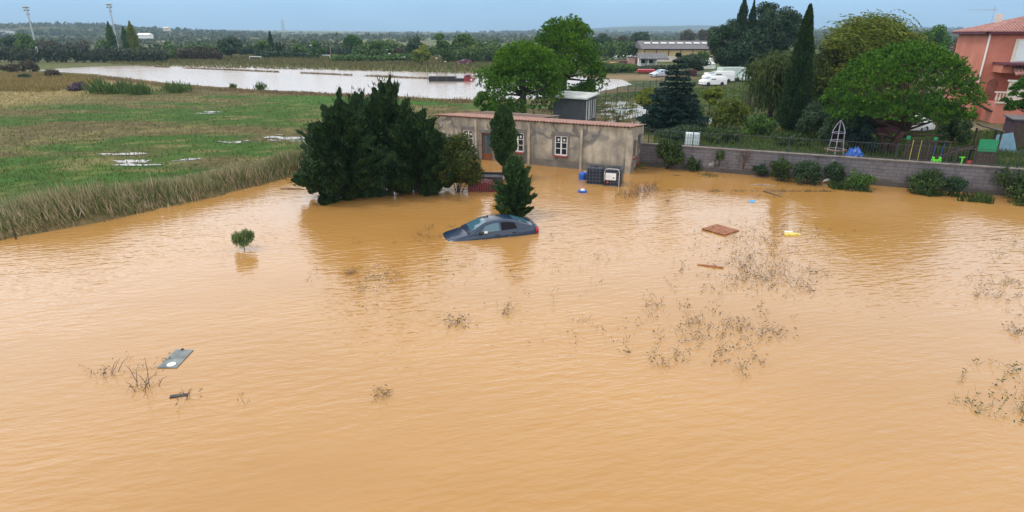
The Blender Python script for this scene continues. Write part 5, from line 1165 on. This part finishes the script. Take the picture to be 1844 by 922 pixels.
MB().box((0, 4, z1/2-.3), (30*k, 8, z1)).build('wall', M['cream'], bh); q = MB(); wv_ = 17*k; q.add([(-wv_, -.6, z1-.4), (wv_, -.6, z1-.4), (wv_, 8.6, z1-.4), (-wv_, 8.6, z1-.4), (-wv_*.5, 4, z1+1.3), (wv_*.5, 4, z1+1.3)], [(0, 1, 5, 4), (1, 2, 5), (2, 3, 4, 5), (3, 0, 4), (3, 2, 1, 0)]); r_ = q.build('roof', M['tiles_pink'], bh)
MB().box((wv_*.35, 4, z1+1.4), (.8, .8, 1.6)).build('chimney', M['cream'], r_)

# ------------------------------------------------------------------ yard vehicles and far buildings
p = spot(1160, 112, .5); k = mpp(p); wh = thing('warehouse', 'long warehouse with yellow cladding, red frame and dark roof', 'warehouse', p, R(-4)); zt, ze = zat(79, p.y)-p.z, zat(88, p.y)-p.z; wl = 150*k
MB().box((wl/2, 12, ze/2-.5), (wl, 22, ze+1)).build('wall', M['yellow_cladding'], wh); q = MB()
q.add([(-1, -.2, ze), (wl+1, -.2, ze), (wl+1, 24, ze), (-1, 24, ze), (-1, 12, zt+.8), (wl+1, 12, zt+.8)], [(0, 1, 5, 4), (2, 3, 4, 5), (1, 2, 5), (3, 0, 4), (3, 2, 1, 0)]); rf = q.build('roof', M['slate'], wh)
q = MB()
for i in range(10): q.box((wl*(.06+i*.1), 7.5, ze+(zt+.8-ze)*.66+.1), (1.8, 1.6, .12), rx=math.atan2(zt+.8-ze, 12.2))
q.build('skylight', M['white_dirty'], rf); q = MB()
for i in range(8): q.box((wl*i/7, .92, ze/2), (.22, .2, ze))
q.box((wl/2, .90, ze-.2), (wl, .2, .3)); q.build('frame', M['dark_red'], wh)
MB().box((wl/2, .82, ze*.24), (wl, .3, ze*.42)).build('plinth', M['cream'], wh)
p = spot(1151, 119, .5); k = mpp(p); vh = thing('veranda_hut', 'white hut with dark veranda roof in front of the warehouse', 'hut', p, R(-4)); z1 = zat(103, p.y)-p.z
MB().box((16*k, 3.2, z1/2), (31*k, 3, z1)).build('wall', M['white_dirty'], vh); MB().box((24*k, 1.6, z1+.2), (52*k, 7, .25), rx=R(10)).build('roof', M['slate'], vh)
for i in range(3): MB().box((1*k+i*14*k, -.6, z1/2), (.28, .28, z1)).build('post', M['white'], vh)
for i in range(2): MB().box((8*k+i*14*k, 1.66, z1*.55), (7*k, .08, z1*.5)).build('window', M['glass'], vh)
p = spot(1131, 115, .5); k = mpp(p); e = thing('pink_shed', 'small pink shed left of the white veranda hut', 'shed', p, R(-4)); z1 = zat(103.5, p.y)-p.z
MB().box((10*k, 2, z1/2), (20*k, 4, z1)).build('wall', plain('shed_pink', (.40, .25, .20), .8, .15, 1), e); MB().box((10*k, 2, z1+.08), (22*k, 4.5, .16)).build('roof', M['slate'], e); MB().box((15*k, -.03, z1*.45), (6*k, .06, z1*.8)).build('door', M['maroon'], e)
p = spot(1108, 105.5, .5); k = mpp(p); e = thing('greenhouse', 'long low white greenhouse roof left of the pink shed', 'greenhouse', p, R(-4)); z1 = zat(101, p.y)-p.z
MB().box((21*k, 4, z1*.4), (42*k, 8, z1*.8)).build('wall', M['shutter'], e); q = MB(); q.add([(0, -.3, z1*.8), (42*k, -.3, z1*.8), (42*k, 8.3, z1*.8), (0, 8.3, z1*.8), (0, 4, z1*1.25), (42*k, 4, z1*1.25)], [(0, 1, 5, 4), (2, 3, 4, 5), (1, 2, 5), (3, 0, 4), (3, 2, 1, 0)]); q.build('roof', M['white'], e)
def trailer_box(label, px, py, pt, wp, mat, name='red_trailer', cat='trailer', rz=R(-5), d=2.2):
    p = spot(px, py, .5); k = mpp(p); h = zat(pt, p.y)-p.z; e = thing(name, label, cat, p, rz); w_ = wp*k
    MB().box((w_/2, d/2, h*.62), (w_, d, h*.72)).build('body', M[mat], e, bevel=.05); q = MB()
    for i in range(6): q.box((w_*(i+.5)/6, -.03, h*.62), (.08, .06, h*.66))
    q.build('rib', M['dark_metal'], e); MB().box((w_/2, d/2, h*.22), (w_*.96, d*.8, h*.08)).build('chassis', M['dark_metal'], e)
    for i in (.25, .75): MB().tube([(w_*i, -.05, h*.16), (w_*i, .2, h*.16)], h*.17, 10).build('wheel', M['black'], e)
    return e
trailer_box('long red open trailer left of the silver car', 1149, 132.5, 125, 30, 'red')
trailer_box('orange skip in the bushes at the left of the yard', 1094, 118, 112.5, 15, 'orange', 'orange_skip', 'skip')
trailer_box('dull red container in the bushes below the pink shed', 1114, 116, 109, 16, 'dark_red', 'red_container', 'container')
trailer_box('maroon trailer among clutter right of the dark bushy tree', 1236, 138, 126, 18, 'maroon', 'maroon_trailer')
p = spot(1172, 139, .5); make_car('silver_car', 'silver car parked in the yard left of the spruce top', 'car', p-Vector((0, 0, .0)), R(28), M['silver'], 0, False, None, False)
def van(name, label, px, py, pt, rz, L_, mat, box=None, group='white vans parked in the yard'):
    p = spot(px, py, .5); h = zat(pt, p.y)-p.z; e = thing(name, label, 'van' if not box else 'truck', p, rz, group); w_ = 1.9 if not box else 2.3
    cl = L_*(.30 if box else .36); q = MB(); sec = [(0, .32, .52), (.03*L_, .30, .62), (cl*.55, .28, .70 if not box else .60), (cl, .28, .97 if not box else .72), (L_*(.99 if not box else .34), .28, 1.0 if not box else .74), (L_*(1 if not box else .36), .30, .98 if not box else .72)]
    P = []
    for x_, zb_, zt_ in sec:
        zb_ *= h*.6; zt_ *= h; ww = w_/2*(.86 if x_ == 0 else 1); P.append([(x_, -ww, zb_), (x_, -ww, zb_+(zt_-zb_)*.6), (x_, -ww*.90, zt_*.985), (x_, 0, zt_), (x_, ww*.90, zt_*.985), (x_, ww, zb_+(zt_-zb_)*.6), (x_, ww, zb_)])
    q.grid(P); q.f = [tuple(reversed(a)) for a in q.f]; n_ = 7; q.f.append(tuple(range(n_))); q.f.append(tuple((len(P)-1)*n_+i for i in range(n_-1, -1, -1)))
    q.build('body', M[mat], e)
    if box:
        MB().box((L_*.68, 0, h*.60), (L_*.62, w_*1.02, h*.78)).build('cargo_box', M[box], e, bevel=.04); MB().box((L_*.66, 0, h*.17), (L_*.66, w_*.6, h*.08)).build('chassis', M['dark_metal'], e)
    zt_ = h*(.70 if not box else .60); z2 = h*(.95 if not box else .71)
    q = MB(); q.add([(cl*.58, -w_*.40, zt_+.02), (cl*.58, w_*.40, zt_+.02), (cl*.97, w_*.38, z2+.02), (cl*.97, -w_*.38, z2+.02)], [(0, 1, 2, 3)]); q.build('windscreen', M['glass_blue'], e, solid=.01)
    for s in (-1, 1):
        q = MB(); q.box((cl*1.22 if not box else cl*.92, s*(w_/2-.035), h*.68 if not box else h*.58), (cl*.55 if not box else cl*.35, .05, h*.2 if not box else h*.13)); q.build('side_window', M['glass'], e)
        q = MB(); q.box((.05, s*w_*.33, h*.36), (.10, .34, .18)); q.build('headlight', M['glass_blue'], e)
        for xx in (cl*.62, L_*.80): q = MB(); q.tube([(xx, s*(w_/2-.18), .33), (xx, s*(w_/2+.01), .33)], .33, 12); q.build('wheel', M['black'], e)
    return e
van('white_van', 'small white van at the front of the parked white vans', 1261, 154.5, 138, R(10), 4.2, 'white')
van('white_van', 'larger white van just behind the small white van', 1266, 149, 128, R(10), 5.4, 'white')
van('box_truck', 'white box truck behind the vans with pale green top edge', 1270, 146, 121, R(10), 7.2, 'white_dirty', 'truck_box')
def marquee(label, px, py, pt, wp, mat):
    p = spot(px, py, .5); k = mpp(p); h = zat(pt, p.y)-p.z; e = thing('white_marquee', label, 'marquee', p, R(-8)); w_ = wp*k
    q = MB(); q.add([(-w_/2, 0, h*.62), (w_/2, 0, h*.62), (w_/2, 5, h*.62), (-w_/2, 5, h*.62), (-w_*.1, 2.5, h), (w_*.1, 2.5, h)], [(0, 1, 5, 4), (1, 2, 5), (2, 3, 4, 5), (3, 0, 4), (3, 2, 1, 0)]); q.build('roof', M[mat], e)
    q = MB(); q.box((0, 2.5, h*.3), (w_*.96, 4.7, h*.62)); q.build('side_wall', M['white_dirty'], e)
    for sx in (-1, 1): MB().box((sx*w_/2, 0, h*.31), (.12, .12, h*.62)).build('pole', M['grey_metal'], e)
marquee('white marquee roof between the dark bushy tree and the poplars', 1268, 116, 101, 28, 'white_dirty'); marquee('lower white marquee with red below it, before the taller one', 1276, 124, 109, 24, 'white_dirty')
p = spot(1600, 238, .5); e = make_car('white_car', 'white car parked behind the trunks of the umbrella pine', 'car', spot(1578, 236, .5), R(-5), M['white'], 0, False, None, False)
e = trailer_box('long pale blue boat cover on a trailer in front of the poplars', 1334, 147, 139, 30, 'shutter', 'covered_trailer', 'trailer')
# swamped truck inside bare tunnel hoops
p = spot(772, 146, .3); k = mpp(p); e = thing('swamped_truck', 'black flatbed truck with red cab swamped in the pale flooded field', 'truck', p, R(-3))
z1 = zat(137, p.y)-.3; w_ = 80*k
MB().box((w_*.30, 1, z1*.35), (w_*.60, 2.2, z1*1.1)).build('cargo_bed', M['black'], e, bevel=.04); q = MB(); q.box((w_*.30, 1, z1*.92), (w_*.58, 2.0, .06)); q.build('load', M['wood_grey'], e)
MB().box((w_*.70, 1, z1*.15), (w_*.22, 1.8, z1*.8)).build('chassis', M['black'], e)
q = MB(); P = []
for x_, zt_ in ((w_*.80, .95), (w_*.84, 1.25), (w_*.93, 1.3), (w_*.97, .75), (w_*1.0, .6)): P.append([(x_, 0, -.4), (x_, 0, zt_*z1), (x_, 2.1, zt_*z1), (x_, 2.1, -.4)])
q.grid(P); q.f = [tuple(reversed(a)) for a in q.f]; q.f += [(0, 1, 2, 3), (19, 18, 17, 16)]; q.build('cab', M['truck_red'], e)
MB().box((w_*.885, -.02, z1*.95), (w_*.08, .05, z1*.4)).build('window', M['glass'], e); MB().box((w_*.965, -.02, z1*.3), (w_*.04, .08, z1*.35)).build('lamp', M['white'], e)
th = thing('tunnel_frame', 'bare bent metal hoops of a tunnel around the swamped truck', 'frame', spot(770, 147, .3), R(-3)); ht_ = zat(118, th.location.y)-.3
for i in range(6):
    x_ = i*17*k
    MB().tube([(x_, 0, -.4), (x_, 0, ht_*.55), (x_-.25, .8, ht_*.88), (x_-.5, 2.2, ht_), (x_-.7, 3.6, ht_*.86), (x_-.8, 4.4, ht_*.5), (x_-.8, 4.4, -.4)], .032, 6).build('hoop', M['wood_grey'], th)
MB().tube([(0, 0, ht_*.5), (85*k, 0, ht_*.5)], .025, 5).build('rail', M['wood_grey'], th)
p = spot(820, 116, .5); e = make_car('old_wreck', 'dark rusty car wreck in the tan grass behind the tunnel hoops', 'car', p, R(8), M['maroon'], 0, True, None, False)

# ------------------------------------------------------------------ poles, masts, goals, pylon
def mast(name, label, px, py, pt, r, mat, head=0, group=None, cat='pole'):
    p = spot(px, py, .5); h = zat(pt, p.y)-.5; e = thing(name, label, cat, p, 0, group)
    MB().tube([(0, 0, -.5), (0, 0, h)], [r, r*.6], 8).build('pole', M[mat], e)
    if head == 1:
        q = MB(); q.box((0, 0, h-.3), (2.2, .12, .12)); q.box((0, 0, h-1.3), (2.0, .12, .12)); q.build('crossarm', M['grey_metal'], e)
        for i, (x_, z) in enumerate(((-.9, 0), (0, .1), (.9, 0), (-.8, -1), (.8, -1))): MB().box((x_, -.2, h+z), (.62, .4, .6), rx=.5).build('floodlight', M['grey_metal'], e, bevel=.05)
        MB().box((0, 0, h-2.6), (1.1, .5, .7)).build('platform', M['grey_metal'], e)
    elif head == 2:
        MB().box((0, 0, h-.4), (1.6, .12, .14)).build('crossarm', M[mat], e)
        for x_ in (-.7, 0, .7): MB().lathe([(.06, 0), (.09, .1), (.05, .25), (.01, .25)], (x_, 0, h-.32), 8).build('insulator', M['white_dirty'], e)
    return e
GF = 'tall floodlight masts beyond the dark hedge'
mast('floodlight_mast', 'tall grey floodlight mast above the hedge, left one of two', 69, 100, 13, .38, 'grey_metal', 1, GF, 'floodlight'); mast('floodlight_mast', 'tall grey floodlight mast standing by the narrow poplar', 215, 98, 8, .38, 'grey_metal', 1, GF, 'floodlight')
GU = 'utility poles along the far fields'
for px, py, pt, lab, hd, mt in [(431, 106, 62, 'pale thin pole in front of the round dark tree', 0, 'wood_pale'), (597, 109, 60, 'pale pole left of the dark utility pole', 0, 'wood_pale'), (611, 112, 57, 'dark utility pole with crossarm left of the umbrella-shaped pine', 2, 'wood'), (519, 104, 60, 'faint pole behind the far hedge, right of the small cypresses', 0, 'wood_grey'), (698, 92, 58, 'short far pole on the horizon left of the tall bushy trees', 2, 'wood_grey'), (775, 88, 60, 'grey lamp post between the tall bushy trees', 0, 'grey_metal')]:
    mast('utility_pole', lab, px, py, pt, .14, mt, hd, GU)
p = spot(524, 70, 2.0); p = Vector((-(922-524)/FPX*700*.97, 700, 3)); h = zat(35, 700)-3; e = thing('power_pylon', 'faint lattice power pylon on the far horizon', 'pylon', p); q = MB()
for sx, sy in ((-1, -1), (1, -1), (1, 1), (-1, 1)): q.tube([(sx*2.2, sy*2.2, 0), (sx*.8, sy*.8, h*.6), (sx*.3, sy*.3, h)], [.2, .16, .12], 5)
for i in range(9):
    z0, z1 = h*i/9, h*(i+1)/9; w0, w1 = 2.2*(1-i/9)+.3, 2.2*(1-(i+1)/9)+.3; q.tube([(-w0, -w0, z0), (w1, -w1, z1)], .10, 4); q.tube([(w0, -w0, z0), (-w1, -w1, z1)], .10, 4)
q.build('lattice', M['grey_metal'], e); q = MB()
for z in (.72, .84, .95): q.tube([(-3.2, 0, h*z), (3.2, 0, h*z)], .14, 5)
q.build('crossarm', M['grey_metal'], e)
def goal(label, px, py, pt, wp):
    p = spot(px, py, .5); k = mpp(p); h = zat(pt, p.y)-.5; e = thing('football_goal', label, 'goal', p, R(5), 'white football goals on the far pitch'); w_ = wp*k
    for sx in (-1, 1): MB().tube([(sx*w_/2, 0, -.2), (sx*w_/2, 0, h)], .13, 8).build('post', M['white'], e)
    MB().tube([(-w_/2, 0, h), (w_/2, 0, h)], .13, 8).build('crossbar', M['white'], e); q = MB()
    for sx in (-1, 1): q.tube([(sx*w_/2, 0, h), (sx*w_/2, 1.6, 0)], .05, 5)
    q.build('stay', M['grey_metal'], e)
goal('white football goal before the round dark tree and hedge', 460, 107.5, 102, 20); goal('white football goal left of the dark utility pole', 586, 106.5, 99.5, 17)
for px, py, pt, lab in [(1092, 163, 145, 'leftmost white marker stake at the edge of the far pool'), (1112, 160, 145, 'middle white marker stake at the edge of the far pool'), (1129, 156, 146, 'leaning white marker stake at the edge of the far pool')]:
    p = spot(px, py, .5); q = MB(); q.tube([(0, 0, -.3), (-.3 if px > 1120 else 0, 0, zat(pt, p.y)-.5)], .05, 6); o = q.build('marker_stake', M['white_dirty']); o.location = p; tag(o, lab, 'stake', 'white stakes at the far pool')

# ------------------------------------------------------------------ birds over the far field
def bird(px, py, y_, label):
    _, dy, dz = ray(px, py); t_ = y_/dy; p = Vector(((px-922)/FPX*t_, y_, HCAM+dz*t_)); e = thing('white_bird', label, 'bird', p, rng.uniform(0, 6), 'white birds flying over the far field'); e.scale = (.62, .62, .62)
    MB().lathe([(.01, -.32), (.07, -.22), (.11, 0), (.08, .2), (.03, .32), (.01, .45)], (0, 0, 0), 8).build('body', M['white'], e, smooth=True).rotation_euler = (pi/2, 0, 0)
    for s in (-1, 1):
        q = MB(); q.grid([[(0, -.14, .03), (0, .14, .03)], [(s*.32, -.16, .16), (s*.32, .12, .16)], [(s*.72, -.12, .12), (s*.72, .0, .12)]]); q.build('wing', M['white'], e, solid=.012)
for a in [(697, 90, 120, 'white bird in front of the bushy trees, upper of two close together'), (701, 97, 120, 'white bird in front of the bushy trees, lower of two close together'), (802, 111, 125, 'white bird low over the tan grass above the truck'), (786, 105, 125, 'white bird left of and above the one over the tan grass'), (874, 77, 130, 'white bird against the dark wood beside the big pine'), (559, 82, 130, 'white bird before the green tree left of the far goal'), (728, 103, 122, 'white bird before the purple-grey bushes')]: bird(*a)

# ------------------------------------------------------------------ trees and hedges beyond the flooded field
def hedge(label, px0, px1, pb, pt, mat, n, seed, dz=4):
    a, b_ = spot(px0, pb, .5), spot(px1, pb, .5); e = thing('hedge', label, 'hedge', a.lerp(b_, .5)); L_ = (b_-a).length; h = zat(pt, a.y)-.5; u = (b_-a).normalized(); cs = []
    k = max(5, int(L_/2.2))
    for i in range(k):
        s = (i+.5)/k; hh_ = h*(.72+.5*vnoise(np.array(i*.37+seed), np.array(2.0))); c_ = u*(s-.5)*L_+Vector((0, rng.uniform(-1, 1)*dz*.4, hh_*.5)); cs.append((c_.x, c_.y, c_.z, 1.9, 1.7, hh_*.5))
    lf = Leaves(); ln = leafsize(depth(a), 1.1); lf.clumps(cs, n, ln, ln*.6, up=.4); lf.build('foliage', M[mat], e); tr = MB()
    for c_ in cs[::2]: tr.tube([(c_[0], c_[1], -.5), (c_[0]+.2, c_[1], c_[2])], [.1, .04], 5)
    tr.build('stems', M['bark'], e)
hedge('long dark hedge across the far left beyond the pale water', -60, 300, 112.5, 83, 'hedge', 12000, 1); hedge('lower lighter hedge continuing the long dark one to the right', 300, 392, 108, 86, 'broad_brown', 3200, 4)
hedge('dark clipped hedge below the small far cypresses', 462, 500, 105, 90, 'broad_dark', 1200, 6); hedge('dark clipped hedge before the round green trees, left of the goal', 506, 568, 105, 91, 'broad_dark', 1800, 8)
hedge('mixed grey-green thicket below the umbrella-shaped pine', 600, 745, 112, 96, 'broad', 4200, 9); hedge('bright green thicket behind the tan grass near the big pines', 800, 930, 113, 84, 'broad_light', 5200, 11)
hedge('dark thicket at the left end of the yard below the greenhouse', 1068, 1140, 130, 112, 'broad', 3000, 13); hedge('dark thicket between the red container and the silver car', 1120, 1215, 126, 117, 'hedge', 2000, 15)
for i_, (x0, x1, pb, pt, mt, n_, lab) in enumerate([(300, 420, 100, 80, 'broad', 3000, 'green belt of trees behind the lighter hedge'), (430, 640, 99, 80, 'broad_dark', 5000, 'belt of trees behind the football goals'), (640, 900, 103, 74, 'broad', 7000, 'belt of trees behind the bushy trees left of the big pines'), (-60, 260, 96, 74, 'broad_brown', 6000, 'brownish belt of trees behind the long dark hedge'), (1060, 1170, 108, 76, 'broad', 3500, 'belt of trees left of the warehouse'), (1560, 1760, 120, 66, 'broad_brown', 5000, 'brown woodland edge behind the willow and the pink villa'), (1420, 1500, 150, 90, 'broad_dark', 3500, 'dark thicket between the poplars and the big willow')]):
    hedge(lab, x0, x1, pb, pt, mt, n_, 20+i_*3, 8)
GT = 'separate trees beyond the flooded field'
T = [
 (t_broad, 10, 104, 60, 48, 'broad_dark', 'rounded dark tree in the far left picture corner above the hedge'),
 (t_broad, 52, 104, 58, 46, 'broad', 'green rounded tree right behind the left floodlight mast'),
 (t_broad, 100, 102, 74, 40, 'broad_brown', 'rusty low tree above the hedge between the two floodlight masts'),
 (t_column, 207, 102, 40, 15, 'broad', 'narrow poplar standing just left of the second floodlight mast'),
 (t_column, 232, 102, 48, 13, 'broad', 'shorter of the poplar pair right of the second floodlight mast'),
 (t_column, 245, 102, 39, 17, 'broad_yellow', 'taller of the poplar pair right of the second floodlight mast'),
 (t_broad, 190, 103, 68, 26, 'broad', 'small tree behind the hedge left of the narrow poplar'),
 (t_bush, 246, 112, 98, 22, 'broad_light', 'light green bush shining before the long dark hedge'),
 (t_bush, 318, 108, 90, 32, 'broad_light', 'pale green bush before the lighter hedge'),
 (t_broad, 362, 107, 80, 34, 'broad', 'mid-green tree between the lighter hedge and the round dark tree'),
 (t_broad, 418, 108, 64, 56, 'broad_dark', 'big round dark tree behind the pale thin pole'),
 (t_bush, 396, 110, 86, 20, 'broad_brown', 'small purplish bush at the foot of the round dark tree'),
 (t_column, 491, 102, 57, 9, 'cypress', 'thin dark pointed cypress on the far left middle'),
 (t_column, 501, 102, 76, 5, 'cypress', 'tiny cypress right of the thin pointed one'),
 (t_column, 507, 102, 76, 5, 'cypress', 'second tiny cypress, nearer the hedge before the goal'),
 (t_broad, 476, 104, 70, 34, 'broad', 'wide grey-green tree left of the thin pointed cypress'),
 (t_broad, 540, 104, 78, 46, 'broad', 'flat-topped green tree left of the round bright one'),
 (t_broad, 573, 107, 73, 32, 'broad', 'round bright tree with dark trunk left of the pale pole'),
 (t_umbrella, 637, 99, 66, 32, 'pine_deep', 'umbrella-shaped pine standing alone right of the dark utility pole'),
 (t_broad, 655, 111, 88, 20, 'broad_light', 'young light green tree below the umbrella-shaped pine'),
 (t_broad, 668, 110, 86, 20, 'broad_light', 'second young light green tree, right beside the first'),
 (t_broad, 688, 110, 70, 44, 'broad', 'wide green tree behind the pair of white birds'),
 (t_broad, 718, 110, 84, 26, 'broad_brown', 'purplish grey tree right of the pair of white birds'),
 (t_broad, 747, 110, 66, 36, 'broad_dark', 'dark tree behind the yellow-green round tree'),
 (t_broad, 760, 118, 79, 42, 'broad_yellow', 'yellow-green round tree standing out before the others in the tan grass'),
 (t_broad, 797, 113, 57, 34, 'broad', 'tall bushy tree right of the grey lamp post'),
 (t_broad, 836, 108, 54, 40, 'broad', 'tall bushy tree with domed top, left of the big pines'),
 (t_broad, 828, 112, 82, 30, 'broad', 'lower green tree under the domed one'),
 (t_broad, 852, 112, 80, 28, 'broad_yellow', 'pale yellowish tree left of the big pines'),
 (t_broad, 880, 112, 82, 34, 'broad_light', 'light green tree almost touching the big pines'),
 (t_broad, 1152, 92, 52, 42, 'broad_dark', 'dark rounded tree behind the left end of the warehouse'),
 (t_broad, 1120, 94, 62, 26, 'broad_brown', 'dull tree left of the dark rounded one behind the warehouse'),
 (t_broad, 1088, 94, 56, 44, 'broad_dark', 'wide dark tree just right of the taller pine'),
 (t_bush, 1146, 96, 77, 24, 'broad', 'green bush at the left end of the warehouse'),
 (t_broad, 1236, 88, 52, 36, 'broad_brown', 'dull bare-looking tree behind the warehouse roof'),
 (t_broad, 1272, 88, 47, 40, 'broad_brown', 'brownish tree behind the warehouse next to the poplars'),
 (t_broad, 1241, 136, 97, 72, 'broad_dark', 'dark bushy tree hiding the front of the warehouse'),
 (t_broad, 1265, 118, 89, 26, 'broad', 'green tree before the right part of the warehouse'),
 (t_broad, 1668, 122, 44, 74, 'pine_deep', 'round green tree behind the umbrella pine, left of the pink villa'),
 (t_broad, 1610, 120, 66, 60, 'broad_yellow', 'yellowish tree between the big willow and the round green tree'),
 (t_broad, 1722, 110, 56, 50, 'broad_brown', 'bare brown tree left of the pink villa roof'),
]
for fn, px, pb, pt, wp, mt, lab in T:
    kw = {} if fn in (t_column, t_bush) else dict(dens=.5) if fn is t_umbrella else dict(low=.12, k=14, dens=2.2)
    plant(fn, 'round_tree' if fn is t_broad else 'narrow_tree' if fn is t_column else 'umbrella_pine' if fn is t_umbrella else 'far_bush', lab, 'tree' if fn is not t_bush else 'bush', px, pb, pt, wp, .5, mt, GT, **kw)

# far-off woods as one mass
def woods():
    lf = Leaves(); n = 5200
    # on the hills
    i = rng.integers(0, HX.size, 60000); x_, y_, z = HX.ravel()[i], HY.ravel()[i], HZ.ravel()[i]; x_ = x_+rng.uniform(-20, 20, len(x_)); y_ = y_+rng.uniform(-10, 10, len(x_))
    ok = (np.abs(x_/y_) < 1.05) & (y_ > 680) & (y_ < 3000) & (fbm(x_*.006+9, y_*.006, 3) > .47) & (rng.random(len(x_)) < 1.3*700/y_); P = np.stack([x_, y_, z], 1)[ok][:6500]
    # plain between 260 m and 700 m
    q = rng.uniform((-1.05, 0), (1.05, 1), (9000, 2)); yy = 275+q[:, 1]**1.4*450; xx = q[:, 0]*yy
    ok = fbm(xx*.010+3, yy*.016, 3) > .53-.06*(q[:, 0] > 0); xx, yy = xx[ok][:2600], yy[ok][:2600]; P2 = np.stack([xx, yy, hgt(xx, yy)], 1)
    for P_, s0 in ((P, 5.0), (P2, 3.0)):
        for j in range(26):
            s = s0*(.5+.9*fbm(P_[:, 0]*.05, P_[:, 1]*.05, 2)); d = rnd(len(P_)); d[:, 2] = np.abs(d[:, 2])
            lf.add(P_+d*np.stack([s, s, s*1.3], 1)*rng.uniform(.55, 1, (len(P_), 1)), rnd(len(P_))+np.array((0, 0, .5)), s*.75, s*.5)
    return tag(lf.build('far_woods', M['woods']), 'far-off scrub and woodland over the plain and hills', 'woodland', kind='stuff')
woods()
def far_house(px, py_, y_, w_, h, label, mat, roof):
    x_ = (px-922)/FPX*y_*CP*1.02; _, dy, dz = ray(px, py_); z = HCAM+dz*y_/dy; e = thing('far_building', label, 'building', (x_, y_, z), 0); MB().box((0, 4, h/2-.75), (w_, 8, h+1.5)).build('wall', M[mat], e)
    q = MB(); q.add([(-w_/2-.5, -.5, h), (w_/2+.5, -.5, h), (w_/2+.5, 8.5, h), (-w_/2-.5, 8.5, h), (-w_/2, 4, h+1.6), (w_/2, 4, h+1.6)], [(0, 1, 5, 4), (2, 3, 4, 5), (1, 2, 5), (3, 0, 4), (3, 2, 1, 0)]); q.build('roof', M[roof], e); q = MB()
    for i in range(3): q.box((-w_*.3+i*w_*.3, -.03, h*.5), (w_*.08, .06, h*.35))
    q.build('window', M['glass'], e)
far_house(269, 66, 560, 10, 1.3, 'long low white building on the far left hillside', 'white', 'white'); far_house(312, 54, 1000, 8, 3, 'pale house among trees near the hill top at left', 'cream', 'cream'); far_house(28, 62, 900, 14, 5, 'pale grey building below the left hill crest', 'white_dirty', 'slate')

# ------------------------------------------------------------------ damp air
HAZE = 0.0002
if HAZE:
    q = MB(); q.box((0, 2450, 75), (12000, 5600, 190)); o = q.build('haze', None)
    m = bpy.data.materials.new('haze'); m.use_nodes = True; t = m.node_tree; t.nodes.clear(); ou = t.nodes.new('ShaderNodeOutputMaterial'); v = t.nodes.new('ShaderNodeVolumePrincipled')
    v.inputs['Density'].default_value = HAZE; v.inputs['Color'].default_value = (.52, .74, .96, 1); v.inputs['Anisotropy'].default_value = 0
    t.links.new(v.outputs[0], ou.inputs['Volume']); o.data.materials.append(m); tag(o, kind='stuff')
